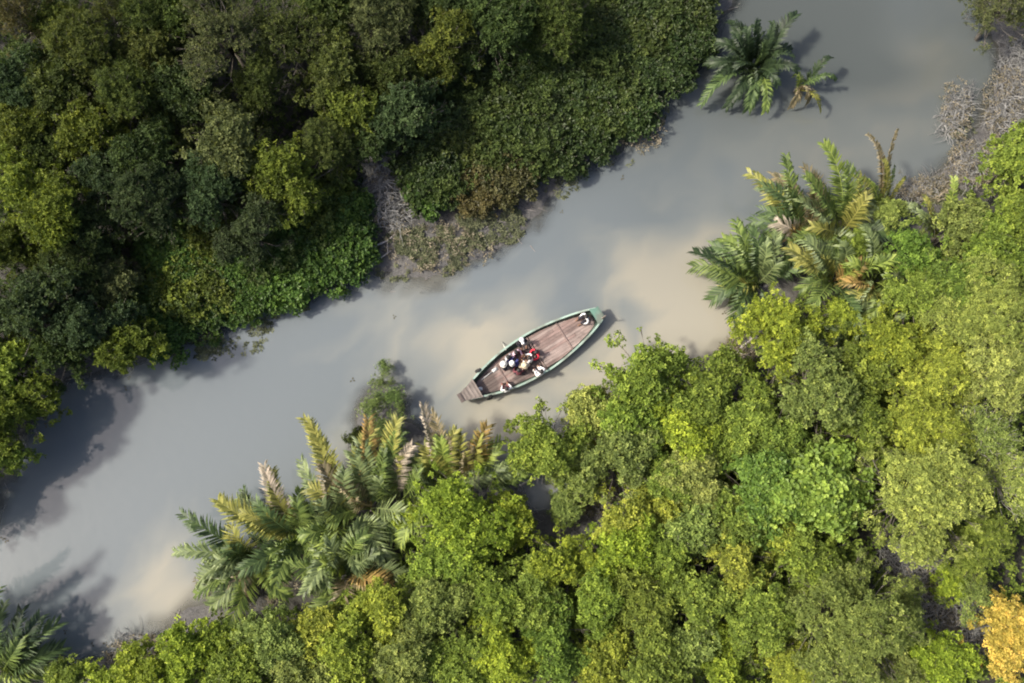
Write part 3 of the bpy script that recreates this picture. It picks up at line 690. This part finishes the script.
# ------------------------------------------------------------------ dead brush, roots and litter
def twig_mesh(name, seed, n, rx, ry, hgt, rad_=(.012, .028), ln=(.4, 1.1), flat=.5):
    rd = random.Random(seed); mb = MB()
    for _ in range(n):
        a = rd.uniform(0, 6.28); q = math.sqrt(rd.random())
        p = Vector((math.cos(a) * q * rx, math.sin(a) * q * ry, rd.uniform(-.03, hgt * (1 - .7 * q))))
        dr = Vector((rd.gauss(0, 1), rd.gauss(0, 1), rd.gauss(0, flat))).normalized(); l = rd.uniform(*ln)
        m = p + dr * l * .5 + Vector((rd.gauss(0, 1), rd.gauss(0, 1), rd.gauss(0, .5))) * l * .14; r = rd.uniform(*rad_)
        mb.tube([p, m, p + dr * l], [r, r * .75, r * .3], 3, cap=False)
        if rd.random() < .6: mb.tube([m, m + (dr + Vector((rd.gauss(0, 1), rd.gauss(0, 1), rd.gauss(0, .6)))).normalized() * l * .45], [r * .6, r * .2], 3, cap=False)
    return mb.mesh(name, M_TWIG)
def brush(u, v, rx, ry, rot, n, seed, label, hgt=.7, **k):
    c = px(u, v); g = max(H_at(c.x, c.y), 0.0)
    o = obj("dead_brush", twig_mesh("dead_brush", seed, n, rx * .055, ry * .055, hgt, **k), None, (c.x, c.y, g + .01), (0, 0, rad(rot)))
    return tag(o, label, "brush", "dead brush along the shore")
brush(955, 112, 11, 32, -30, 300, 1, "long heap of bleached dead brush lying in the channel")
brush(1004, 112, 18, 44, -20, 380, 2, "widest heap of pinkish dead brush along the channel bank")
brush(974, 166, 26, 22, 20, 330, 3, "dead brush heap between the palms and the bright edge bushes")
brush(922, 190, 26, 12, 15, 320, 4, "low strip of dead brush behind the upright palm stalks")
brush(1012, 64, 16, 24, 0, 300, 5, "dead brush under the olive brown corner tree")
brush(925, 590, 34, 40, 10, 620, 6, "tangle of grey dead branches among the sunny bank trees", 1.4, ln=(.6, 1.7))
brush(962, 632, 22, 20, 30, 300, 7, "paler dead branches between the thicket and the orange tree", 1.4, ln=(.6, 1.5))
brush(894, 556, 20, 16, 0, 220, 8, "grey dead branches in the hollow under the largest feathery tree", 1.0)
brush(388, 192, 24, 46, 10, 800, 9, "greyish bare brush filling the muddy gully on the upper bank", .9)
brush(592, 496, 24, 16, 0, 220, 10, "pale dead twigs in the inlet's muddy pool", .4)
brush(150, 652, 36, 14, -18, 300, 11, "grey dead brush on the mud near the bottom corner", .4)
brush(596, 420, 14, 14, 0, 120, 12, "bleached twigs at the waterline behind the inlet tree", 1.2)
def log(u0, v0, z0, u1, v1, z1, r, label, name="fallen_branch", mat=None):
    a, b = px(u0, v0, z0), px(u1, v1, z1); rd = random.Random(int(u0 * 7 + v0)); mb = MB()
    n = 6; pts = [a.lerp(b, i / (n - 1)) - a + Vector((rd.uniform(-1, 1), rd.uniform(-1, 1), 0)) * r * 1.3 * (0 < i < n - 1) for i in range(n)]
    mb.tube(pts, [r * (1 - .11 * i) for i in range(n)], 7)
    for _ in range(3):
        i = rd.randint(2, n - 2); mb.tube([pts[i], pts[i] + Vector((rd.gauss(0, 1), rd.gauss(0, 1), .4)).normalized() * r * 9], [r * .4, r * .12], 4)
    return tag(mb.build(name, mat or M_PALE_BARK, None, True, loc=a), label, "branch")
log(350, 268, .08, 398, 232, .35, .10, "pale fallen trunk lying on the mud at the gully mouth")
log(362, 270, .06, 392, 250, .3, .06, "thinner fallen branch just below the pale fallen trunk")
log(728, 366, .12, 756, 332, .9, .09, "pale trunk leaning from the bank into the river beside the bright tree")
log(520, 486, .05, 550, 470, .4, .07, "pale branch lying across the muddy inlet")
log(396, 254, .08, 436, 262, .12, .05, "bleached stick on the weedy mud flat")
log(440, 262, .08, 500, 240, .12, .04, "long thin stick along the edge of the weedy mud flat")
log(950, 632, .8, 975, 650, 1.0, .06, "whitish branch at the foot of the dead thicket")

def litter():
    """twigs, aerial roots and scraps on bare mud and at the waterline"""
    rd = random.Random(9); rs = np.random.RandomState(9); mb = MB()
    P = np.column_stack([rs.uniform(-40, 40, 90000), rs.uniform(-30, 32, 90000)]); h, dd = land_h(P)
    den = fbm(P[:, 0] * .9, P[:, 1] * .9, 41)
    ok = np.where((dd > -.9) & (dd < 2.2) & (rs.rand(len(P)) < np.clip((den - .42) * 3.2, 0, 1) * np.where(dd < 0, .35 + .4 * dd, .8)))[0][:5200]
    for i in ok:
        x, y = P[i]; z = max(h[i], 0)
        if rd.random() < .45: mb.tube([(x, y, z - .05), (x + rd.gauss(0, .04), y + rd.gauss(0, .04), z + rd.uniform(.1, .3))], [.02, .008], 3, cap=False)
        else:
            a = rd.uniform(0, 6.28); l = rd.uniform(.15, .6)
            mb.tube([(x, y, z + .01), (x + math.cos(a) * l, y + math.sin(a) * l, z + rd.uniform(.01, .12))], [rd.uniform(.012, .028), .008], 3, cap=False)
    return mb.mesh("twig_litter", noise_mat("litter", (.08, .07, .065), (.32, .29, .27), 2, .9))
tag(obj("twig_litter", litter()), "scattered twigs and aerial roots along the muddy shores", "litter", kind="stuff")
def weeds():
    rs = np.random.RandomState(19); pos = []
    for (u, v, rx, ry, n) in [(430, 252, 56, 26, 1100), (490, 226, 36, 26, 560), (560, 178, 22, 22, 120), (205, 345, 22, 16, 110), (250, 322, 34, 12, 150), (290, 305, 20, 10, 90), (185, 352, 16, 12, 80), (400, 265, 30, 16, 160),
                              (620, 150, 22, 20, 90), (960, 130, 16, 24, 130), (650, 110, 20, 24, 100), (940, 192, 26, 14, 180), (160, 652, 30, 12, 120), (590, 500, 24, 14, 110), (230, 344, 40, 14, 70)]:
        a, q = rs.uniform(0, 6.28, n), np.sqrt(rs.rand(n)); c = px(u, v)
        w = np.column_stack([c.x + np.cos(a) * q * rx * .055, c.y + np.sin(a) * q * ry * .055]); pos.append(w)
    P = np.concatenate(pos); k = fbm(P[:, 0] * 1.3, P[:, 1] * 1.3, 91) > .46; P = P[k]; h, _ = land_h(P)
    pos = np.column_stack([P, np.maximum(h, 0) + rs.uniform(.0, .12, len(P)) * (h > 0) + .006])
    nr = unit(np.column_stack([rs.randn(len(P), 2) * .25, np.ones(len(P))]))
    co, f, t = rosettes(rs, pos, nr, 6, .17, .25, open_=(.02, .4))
    co[:, 2] = np.maximum(co[:, 2], .004)
    return mesh_np("shore_weeds", co, f, M_LEAF, t)
def dry_weeds():
    rs = np.random.RandomState(29); pos = []
    for (u, v, rx, ry, n) in [(955, 112, 16, 34, 110), (1004, 112, 24, 50, 240), (974, 166, 32, 26, 260), (925, 190, 30, 14, 240), (440, 250, 56, 26, 170), (388, 200, 24, 40, 110), (925, 590, 40, 46, 420), (962, 632, 26, 24, 240), (592, 496, 26, 18, 160),
                              (150, 652, 40, 16, 260), (736, 352, 18, 16, 160), (640, 130, 26, 26, 120), (250, 580, 50, 26, 200), (600, 415, 18, 14, 160)]:
        a, q = rs.uniform(0, 6.28, n), np.sqrt(rs.rand(n)); c = px(u, v); pos.append(np.column_stack([c.x + np.cos(a) * q * rx * .055, c.y + np.sin(a) * q * ry * .055]))
    P = np.concatenate(pos); h, _ = land_h(P)
    pos = np.column_stack([P, np.maximum(h, 0) + rs.uniform(.02, .7, len(P)) ** 1.5]); nr = unit(np.column_stack([rs.randn(len(P), 2) * .5, np.ones(len(P))]))
    co, f, t = rosettes(rs, pos, nr, 5, .20, .16, open_=(.0, .9)); co[:, 2] = np.maximum(co[:, 2], .005)
    return mesh_np("dry_weeds", co, f, M_LEAF, t)
tag(obj("dry_weeds", dry_weeds(), color=(.21, .185, .135)), "dry khaki weeds and withered leaves among the dead brush", "weeds", kind="stuff")
def flotsam():
    rs = np.random.RandomState(77); P = np.column_stack([rs.uniform(-30, 30, 900), rs.uniform(-22, 24, 900)]); _, dd = land_h(P)
    P = P[(dd < -.6) & (dd > -1.8)][:26]; n = len(P)
    co, f, t = rosettes(rs, np.column_stack([P, np.full(n, .012)]), np.tile([[0, 0, 1.]], (n, 1)), 3, .15, .28, open_=(0, .05)); co[:, 2] = rs.uniform(.005, .02, len(co))
    return mesh_np("floating_leaves", co, f, M_LEAF, t)
tag(obj("floating_leaves", flotsam(), color=(.06, .055, .035)), "small brown leaves floating on the river near the banks", "leaves", kind="stuff")
tag(obj("shore_weeds", weeds(), color=(.105, .115, .065)), "dull green weeds and floating leaves at the muddy waterline", "weeds", kind="stuff")

# ------------------------------------------------------------------ the boat
def lerp_tab(tab, s):
    xs, ys = zip(*tab); return float(np.interp(s, xs, ys))
BOW, STERN = px(459.5, 399.5, .7), px(601, 313, .7)
LB = (STERN - BOW).length; YAW = math.atan2(STERN.y - BOW.y, STERN.x - BOW.x)
M_HULL = noise_mat("green_hull_paint", (.20, .30, .24), (.36, .46, .39), 3.0, .55, stretch=(.3, 1, 2), extra=(.16, .17, .14))
M_RAIL = noise_mat("pale_green_rail", (.17, .26, .215), (.33, .42, .36), 3.5, .55, stretch=(.5, 2, 2), extra=(.15, .17, .14))
M_INNER = noise_mat("tarred_inner_hull", (.035, .06, .048), (.08, .105, .085), 3, .6)
M_PLANK = [noise_mat("deck_wood_%s" % n, a, b, 2.6, .75, stretch=(.5, 2, 2), extra=c, coord="Object") for n, a, b, c in
           (("rose", (.145, .098, .086), (.27, .195, .175), (.085, .064, .058)), ("brown", (.12, .084, .075), (.225, .165, .147), (.07, .053, .05)), ("grey", (.165, .128, .115), (.30, .235, .212), (.10, .078, .07)))]
M_BOWDECK = noise_mat("weathered_bow_deck", (.10, .085, .074), (.22, .185, .165), 3, .75, stretch=(1, .4, 1))
M_STERN = noise_mat("green_stern_paint", (.045, .11, .085), (.10, .19, .15), 3, .55, extra=(.09, .11, .09))
HB = [(0, .17), (.05, .33), (.10, .50), (.16, .72), (.25, .98), (.35, 1.19), (.45, 1.29), (.55, 1.31), (.65, 1.24), (.75, 1.08), (.85, .86), (.92, .66), (.97, .46), (1, .30)]
def smooth_tab(tab):
    x = np.linspace(0, 1, 201); y = np.interp(x, *zip(*tab)); k = np.ones(15) / 15
    return list(zip(x, np.convolve(np.pad(y, 7, 'edge'), k, 'valid')))
HB = smooth_tab(HB)
half = lambda s: .89 * lerp_tab(HB, s)
sheer = lambda s: .58 + .42 * max(0, (.5 - s) / .5) ** 2.4 + .30 * max(0, (s - .5) / .5) ** 2.4
keel = lambda s: -.32 + .85 * abs(2 * s - 1) ** 5
boat = thing("wooden_boat", "pale green wooden boat with brown plank deck, carrying people on the river", "boat", (BOW.x, BOW.y, 0), (0, 0, YAW))
def hull_mesh():
    v, f, m = [], [], []; NS, NT = 40, 9
    def ring(s, inset, lift):
        zs, zk, b = sheer(s), keel(s) + lift, max(half(s) - inset, .02); pts = []
        for j in range(-NT, NT + 1):
            t = abs(j) / NT; sg = 1 if j >= 0 else -1
            pts.append((s * LB, sg * b * (1 - (1 - t) ** 2.3) * (.86 + .14 * t), zk + (zs - zk) * t ** 1.7))
        return pts
    w = 2 * NT + 1
    for i in range(NS + 1): v += ring(i / NS, 0, 0)
    for i in range(NS + 1):
        s = min(max(i / NS, .012), .988); v += ring(s, .055, .06)
    o = (NS + 1) * w
    for i in range(NS):
        for j in range(w - 1):
            a = i * w + j
            f.append((a, a + w, a + w + 1, a + 1)); m.append(0)
            f.append((o + a, o + a + 1, o + a + w + 1, o + a + w)); m.append(1)
        for j in (0, w - 1):
            a = i * w + j; f.append((a, o + a, o + a + w, a + w)); m.append(0)
    for e in (0, NS * w):
        for j in range(w - 1): f.append((e + j, e + j + 1, o + e + j + 1, o + e + j)); m.append(0)
    me = bpy.data.meshes.new("hull"); me.from_pydata(v, [], f); me.materials.append(M_HULL); me.materials.append(M_INNER)
    me.polygons.foreach_set("material_index", m); me.polygons.foreach_set("use_smooth", [True] * len(f)); me.update(); return me
obj("hull", hull_mesh(), boat)
def rail(sg):
    mb = MB(); n = 40; v, f = [], []
    for i in range(n + 1):
        s = .06 + .925 * i / n; b, z = half(s), sheer(s)
        v += [(s * LB, sg * (b + .045), z - .05), (s * LB, sg * (b + .045), z + .035), (s * LB, sg * (b - .06), z + .04), (s * LB, sg * (b - .06), z - .03)]
    for i in range(n):
        for k in range(4): f.append((4 * i + k, 4 * i + (k + 1) % 4, 4 * i + 4 + (k + 1) % 4, 4 * i + 4 + k))
    f += [(3, 2, 1, 0), (4 * n, 4 * n + 1, 4 * n + 2, 4 * n + 3)]
    mb.add(v, f); mb.build("gunwale", M_RAIL, boat)
rail(1); rail(-1)
ZF, ZA = .25, .36                                                    # fore well and raised after deck
def inner_half(s, z):
    zs, zk = sheer(s), keel(s) + .06
    if z <= zk: return 0
    t = min(1, ((z - zk) / (zs - zk)) ** (1 / 1.7)); b = half(s) - .06
    return max(0, b * (1 - (1 - t) ** 2.3) * (.86 + .14 * t))
rb = random.Random(3)
def deck(z, s0, s1, w=.165):
    ss = np.linspace(s0, s1, 120); hw = np.array([inner_half(s, z) - .03 for s in ss])
    y = -1.3
    while y < 1.3:
        i0, i1 = ss[hw > abs(y + .006)], ss[hw > abs(y + w - .006)]
        if len(i0) > 6 and len(i1) > 6:
            a0, b0, a1, b1 = i0[0] * LB, i0[-1] * LB, i1[0] * LB, i1[-1] * LB          # the plank's ends follow the hull
            f = rb.uniform(.3, .7)
            cuts = [(a0, a1), (b0, b1)] if b0 - a0 < 2.6 or rb.random() < .25 else [(a0, a1), (a0 + (b0 - a0) * f,) * 2, (b0, b1)]
            for (p0, p1), (q0, q1) in zip(cuts[:-1], cuts[1:]):
                zt = z + rb.uniform(-.006, .006); e = .008; mb = MB()
                o4 = [(p0 + e, y + .006), (q0 - e, y + .006), (q1 - e, y + w - .006), (p1 + e, y + w - .006)]
                mb.add([(x, yy, zt) for x, yy in o4] + [(x, yy, zt - .04) for x, yy in o4], [(0, 1, 2, 3), (7, 6, 5, 4), (0, 4, 5, 1), (1, 5, 6, 2), (2, 6, 7, 3), (3, 7, 4, 0)])
                mb.build("deck_plank", rb.choice(M_PLANK), boat)
        y += w
deck(ZF, .125, .53); deck(ZA, .55, .945)
mb = MB(); hw = inner_half(.54, ZA); mb.box((.54 * LB, 0, (ZA + ZF) / 2 + .01), (.045, hw - .02, (ZA - ZF) / 2 + .03)); mb.build("crossbeam", M_PLANK[1], boat)
for s in (.30, .74):
    mb = MB(); z = (ZF if s < .5 else ZA) + .03; mb.box((s * LB, 0, z), (.035, inner_half(s, z) - .02, .028)); mb.build("crossbeam", M_PLANK[1], boat)
for i in range(13):                                                   # frames standing against the planking
    s = .19 + .055 * i
    for sg in (-1, 1):
        z0 = ZF if s < .54 else ZA; mb = MB()
        pts = [(s * LB, sg * (inner_half(s, z) - .015), z) for z in np.linspace(z0, sheer(s) - .04, 4)]
        mb.tube(pts, [.026] * 4, 4); mb.build("rib", M_INNER, boat)
def plate(name, s0, s1, z, mat, over=.02, th=.03, n=6, drop=0.0):
    v, f = [], []
    for i in range(n + 1):
        s = s0 + (s1 - s0) * i / n; b = half(s) + over; zz = sheer(s) + z - drop * i / n
        v += [(s * LB, -b, zz), (s * LB, b, zz), (s * LB, b, zz - th), (s * LB, -b, zz - th)]
    for i in range(n):
        for k in range(4): f.append((4 * i + k, 4 * i + (k + 1) % 4, 4 * i + 4 + (k + 1) % 4, 4 * i + 4 + k))
    f += [(3, 2, 1, 0), (4 * n, 4 * n + 1, 4 * n + 2, 4 * n + 3)]
    mb = MB(); mb.add(v, f); return mb.build(name, mat, boat)
bd = plate("bow_deck", .022, .122, .06, M_BOWDECK, .03)
for i in range(4):
    s = .035 + .024 * i; mb = MB(); mb.box((s * LB, 0, sheer(s) + .068), (.05, half(s) - .03, .008)); mb.build("deck_board", M_BOWDECK, bd)
mb = MB(); mb.box((.011 * LB, 0, sheer(.01) + .03), (.10, half(.01) + .06, .07)); mb.build("prow_block", noise_mat("dark_prow_wood", (.06, .048, .045), (.13, .105, .095), 4, .8), boat)
mb = MB(); mb.box((.124 * LB, 0, sheer(.124) + .07), (.045, half(.124) + .05, .035)); mb.build("bow_beam", M_BOWDECK, boat)
plate("stern_deck", .948, .995, .05, M_STERN, .015)
mb = MB(); mb.box((.997 * LB, 0, sheer(1) - .06), (.045, half(1) + .07, .13)); mb.build("transom", M_STERN, boat)
mb = MB(); mb.tube([(.985 * LB, -.30, sheer(1) + .02), (1.0 * LB, -.34, sheer(1) + .55)], [.04, .035], 6); mb.build("tiller_post", M_BOWDECK, boat)
def fender(s, sg):
    mb = MB(); n, k, R, r = 14, 6, .15, .05; v, f = [], []
    for i in range(n):
        a = 2 * math.pi * i / n
        for j in range(k):
            b = 2 * math.pi * j / k; v.append((math.cos(a) * (R + r * math.cos(b)), r * math.sin(b), math.sin(a) * (R + r * math.cos(b))))
    for i in range(n):
        for j in range(k): f.append((i * k + j, ((i + 1) % n) * k + j, ((i + 1) % n) * k + (j + 1) % k, i * k + (j + 1) % k))
    mb.add(v, f)
    o = mb.build("fender", M_RUBBER, boat, True, loc=(s * LB, sg * (half(s) + .12), sheer(s) - .04)); o.rotation_euler = (rad(25) * sg, 0, 0)
M_RUBBER = noise_mat("worn_rubber", (.018, .018, .018), (.05, .05, .048), 8, .8)
fender(.185, 1); fender(.16, -1)
def on_boat(u, v, z):
    p = px(u, v, z); return p
mb = MB(); a, b = on_boat(481, 380, ZF + .06), on_boat(497, 368, ZF + .06); dv = b - a
mb.tube([Vector(), dv * .72], [.022, .022], 6); 
mb.box(dv * .86, (dv.length * .15, .085, .012), Matrix.Rotation(math.atan2(dv.y, dv.x), 3, 'Z'))
tag(mb.build("paddle", noise_mat("pale_paddle_wood", (.42, .44, .45), (.6, .6, .58), 5, .6), None, True, loc=a), "pale wooden paddle lying along the inside of the bow", "paddle")
def bag(u, v, z, r, mat, label):
    bm = bmesh.new(); bmesh.ops.create_icosphere(bm, subdivisions=3, radius=r); rd = np.random.RandomState(int(u))
    for vt in bm.verts:
        c = vt.co; k = 1 + .10 * math.sin(c.x * 40) * math.cos(c.y * 37) + .05 * rd.randn() * .3
        vt.co = Vector((c.x * 1.15 * k, c.y * .85 * k, max(c.z, -r * .6) * .8)); 
        if c.z > r * .75: vt.co.z += .25 * r; vt.co.x *= .6; vt.co.y *= .6
    me = bpy.data.meshes.new("cloth_bag"); bm.to_mesh(me); bm.free(); me.materials.append(mat); me.polygons.foreach_set("use_smooth", [True] * len(me.polygons))
    p = px(u, v, z); return tag(obj("cloth_bag", me, None, (p.x, p.y, z + r * .49)), label, "bag")
M_WHITE = noise_mat("white_cotton", (.62, .61, .60), (.80, .79, .77), 6, .85)
bag(480, 389, ZF, .13, M_WHITE, "small white bundle on the planks just behind the bow deck")
mb = MB(); a = on_boat(502, 341, .3); b = on_boat(506, 350, .62); mb.tube([Vector((0, 0, -.3)), b - a], [.025, .025], 6)
tag(mb.build("bamboo_pole", noise_mat("bleached_bamboo", (.42, .42, .36), (.58, .57, .5), 5, .6), None, True, loc=a), "short pale pole standing against the boat's upstream side", "pole")

# ------------------------------------------------------------------ the people
M_SKIN = noise_mat("skin", (.17, .095, .062), (.23, .135, .09), 8, .55)
M_HAIR = noise_mat("black_hair", (.010, .009, .009), (.028, .025, .024), 30, .5)
M_EYE = noise_mat("eye", (.03, .02, .02), (.05, .04, .04), 5, .2)
CL = {}
def cloth(name, c):
    if name not in CL: CL[name] = noise_mat(name, tuple(x * .8 for x in c), tuple(min(1, x * 1.15) for x in c), 9, .85)
    return CL[name]
def skeleton(pose, reach):
    V, E, Rr, G = [], [], [], []
    def add(p, r, par=None, g=0):
        V.append(p); Rr.append(r); G.append(g)
        if par is not None: E.append((par, len(V) - 1))
        return len(V) - 1
    lean = .10 if pose != "bench" else .05
    pel = add((0, 0, .12), .145, None, 2); sp = add((lean * .4, 0, .30), .125, pel, 1); ch = add((lean * .8, 0, .46), .135, sp, 1)
    nk0 = add((lean, 0, .565), .06, ch, 0); nk = add((lean + .01, 0, .62), .05, nk0, 0)
    h1 = add((lean + .035, 0, .70), .080, nk, 0); h2 = add((lean + .035, 0, .785), .092, h1, 0); add((lean + .03, 0, .835), .062, h2, 0)
    add((lean + .135, 0, .735), .014, h1, 0)                                    # nose
    for sg in (-1, 1):
        sh = add((lean * .85, sg * .165, .535), .062, ch, 1)
        el = add((lean + .06, sg * .25, .33), .047, sh, 1)
        wr = add((lean + .28 + reach, sg * (.15 if pose != "knees" else .18), .30 if pose == "knees" else .22), .030, el, 0)
        w = Vector(V[wr]); dr = (w - Vector(V[el])).normalized(); side = Vector((0, -sg, 0)); side = (side - dr * side.dot(dr)).normalized(); dn = dr.cross(side) * sg
        if dn.z > 0: dn = -dn
        pl = add(tuple(w + dr * .06), .034, wr, 0)
        for k, (off, l) in enumerate(((-.030, .062), (-.010, .075), (.010, .070), (.029, .055))):
            b = w + dr * .095 - side * off; f1 = add(tuple(b), .010, pl, 0); f2 = add(tuple(b + (dr * .8 + dn * .5).normalized() * l * .55), .009, f1, 0); add(tuple(b + (dr * .8 + dn * .5).normalized() * l * .55 + (dr * .4 + dn).normalized() * l * .45), .007, f2, 0)
        t1 = add(tuple(w + dr * .045 + side * .042), .011, pl, 0); add(tuple(w + dr * .09 + side * .058 + dn * .012), .009, t1, 0)
        hp = add((.05, sg * .095, .11), .10, pel, 2)
        if pose == "bench": kn, an, te = (.43, sg * .13, .12), (.45, sg * .13, -.24), (.60, sg * .14, -.285)
        elif pose == "knees": kn, an, te = (.40, sg * .13, .42), (.46, sg * .12, .08), (.60, sg * .14, .045)
        else: kn, an, te = (.36, sg * .30, .13), (.40, -sg * .02, .075 + .05 * (sg > 0)), (.40, -sg * .17, .06 + .05 * (sg > 0))
        k_ = add(kn, .072, hp, 2); a_ = add(an, .042, k_, 2); add(te, .034, a_, 3)
    return V, E, Rr, G
def lathe(mb, prof, n=18, c=(0, 0, 0), m=0):
    v, f = [], []
    for r, z in prof:
        for k in range(n): a = 6.2832 * k / n; v.append((c[0] + r * math.cos(a), c[1] + r * math.sin(a), c[2] + z))
    for i in range(len(prof) - 1):
        for k in range(n): f.append((i * n + k, i * n + (k + 1) % n, (i + 1) * n + (k + 1) % n, (i + 1) * n + k))
    mb.add(v, f, m)
def person(u, v, z, face, pose, shirt, pants, head, label, reach=0.0, sleeves=True, size=1.0):
    p = px(u, v, z + .4)
    V, E, Rr, G = skeleton(pose, reach)
    me = bpy.data.meshes.new("tmp"); me.from_pydata(V, E, []); o = bpy.data.objects.new("tmp", me); COL.objects.link(o)
    sk = o.modifiers.new("skin", 'SKIN'); sk.use_smooth_shade = True; sk.branch_smoothing = .4
    for i, sv in enumerate(me.skin_vertices[0].data): sv.radius = (Rr[i], Rr[i]); sv.use_root = i == 0
    su = o.modifiers.new("sub", 'SUBSURF'); su.levels = su.render_levels = 1
    dg = bpy.context.evaluated_depsgraph_get(); body = bpy.data.meshes.new_from_object(o.evaluated_get(dg)); bpy.data.objects.remove(o); bpy.data.meshes.remove(me)
    body.name = "person"
    for m in (M_SKIN, shirt, pants): body.materials.append(m)
    # each face takes the colour of the nearest bone
    A = np.array([V[a] for a, b in E]); Bv = np.array([V[b] for a, b in E]); gb = np.array([G[b] for a, b in E])
    C = np.array([f.center for f in body.polygons]); AB = Bv - A
    t = np.clip(np.einsum('fek,ek->fe', C[:, None] - A[None], AB) / (np.einsum('ek,ek->e', AB, AB) + 1e-9), 0, 1)
    dist = np.linalg.norm(C[:, None] - (A[None] + t[..., None] * AB[None]), axis=2) / (np.array([Rr[b] for a, b in E]) + .05)
    gi = gb[dist.argmin(1)]
    idx = np.where(gi == 1, 1, np.where(gi == 2, 2, 0))
    if sleeves:                                                                  # long sleeves run down to the wrist
        k = dist.argmin(1); arm = np.array([Rr[b] == .030 for a, b in E])[k]; idx = np.where(arm & (np.take_along_axis(t, k[:, None], 1)[:, 0] < .85), 1, idx)
    body.polygons.foreach_set("material_index", idx.astype(np.int32)); body.polygons.foreach_set("use_smooth", [True] * len(body.polygons)); body.update()
    lean = .10 if pose != "bench" else .05; hc = Vector((lean + .035, 0, .75))
    o = obj("person", body, None, (p.x, p.y, z), (0, 0, rad(face)), (size * 1.14,) * 3); tag(o, label, "person", "people in the boat")
    mb = MB()
    for sg in (-1, 1):
        mb = MB(); lathe(mb, [(.001, -.011), (.010, -.005), (.011, .004), (.001, .011)], 8, (hc.x + .083, sg * .033, .762)); mb.build("eye", M_EYE, o, True)
    mb = MB(); hx = hc.x - .012
    lathe(mb, [(.099, .0), (.108, .035), (.100, .075), (.07, .108), (.03, .122), (.001, .125)], 16, (hx, 0, .745)); hair = mb.build("hair", M_HAIR, o, True)
    for vt in hair.data.vertices:                                                # hairline: lower at the nape, higher on the forehead
        if vt.co.z < .75: vt.co.z += .04 if vt.co.x > hx else -.06
    kind, hm = head
    if kind == "hat":
        mb = MB(); lathe(mb, [(.168, .0), (.160, .012), (.12, .03), (.115, .075), (.09, .115), (.04, .13), (.001, .131)], 20, (hx, 0, .80)); mb.build("hat", hm, o, True)
        mb = MB(); lathe(mb, [(.124, .028), (.124, .052), (.117, .055)], 20, (hx, 0, .80)); mb.build("hat_band", M_HAIR, o, True)
    elif kind == "cap":
        mb = MB(); lathe(mb, [(.116, .0), (.116, .04), (.10, .08), (.06, .105), (.001, .112)], 18, (hx, 0, .775)); mb.box((hx + .15, 0, .785), (.065, .075, .007)); mb.build("cap", hm, o, True)
    elif kind == "scarf":
        mb = MB(); lathe(mb, [(.16, -.16), (.135, -.06), (.122, .04), (.10, .09), (.06, .115), (.001, .122)], 18, (hx - .02, 0, .77)); sc_ = mb.build("headscarf", hm, o, True)
        for vt in sc_.data.vertices:                                             # open at the face
            if vt.co.z < .80 and vt.co.x > hx + .02: vt.co.x = hx + .02 - (.80 - vt.co.z) * .35
    return o
W_, P_, R_, N_, D_, K_, G_ = (cloth("white_shirt", (.74, .73, .72)), cloth("pink_shirt", (.72, .52, .60)), cloth("red_shirt", (.55, .035, .06)), cloth("navy_cloth", (.045, .05, .16)),
                              cloth("dark_cloth", (.035, .032, .04)), cloth("khaki_cloth", (.36, .30, .22)), cloth("maroon_cloth", (.16, .05, .06)))
STRAW, PALEHAT = cloth("straw", (.55, .46, .32)), cloth("pale_hat_cloth", (.72, .69, .62))
NONE = ("none", None)
person(521, 340, .46, -68, "bench", D_, D_, ("cap", W_), "person in dark clothes and white cap seated on the boat's upstream rail")
person(514, 352, ZF, -40, "floor", P_, G_, NONE, "black-haired person in a pink shirt sitting in the middle of the boat")
person(501, 366, ZF, 10, "knees", D_, D_, ("hat", PALEHAT), "person in dark clothes and pale hat sitting nearest the bow")
person(511, 366, ZF, 60, "knees", N_, N_, ("scarf", W_), "person in navy clothes with a white headscarf amid the group")
person(538, 352, ZF, 215, "floor", R_, D_, NONE, "person in a red shirt seated against the raised after deck", .06)
person(532, 360, ZF, 160, "floor", W_, D_, NONE, "black-haired person in a white shirt next to the red shirt", .05)
person(525, 369, ZF, 100, "floor", K_, G_, ("hat", STRAW), "person in a straw hat and khaki shirt near the boat's lower rail")
person(542, 374, .47, 130, "bench", W_, W_, NONE, "person all in white sitting on the boat's lower rail", .05)
person(507, 391, .47, 105, "bench", W_, G_, NONE, "black-haired person in white shirt and maroon trousers on the lower rail near the bow")
person(588, 317, ZA, 205, "knees", W_, D_, NONE, "helmsman in a white shirt sitting alone at the stern")
person(519, 374, ZF, 95, "floor", G_, D_, NONE, "bareheaded person in maroon sitting behind the straw hat, towards the lower rail")
person(506, 357, ZF, -30, "knees", cloth("grey_shirt", (.42, .42, .44)), D_, NONE, "person in a grey shirt squeezed between the pale hat and the pink shirt")
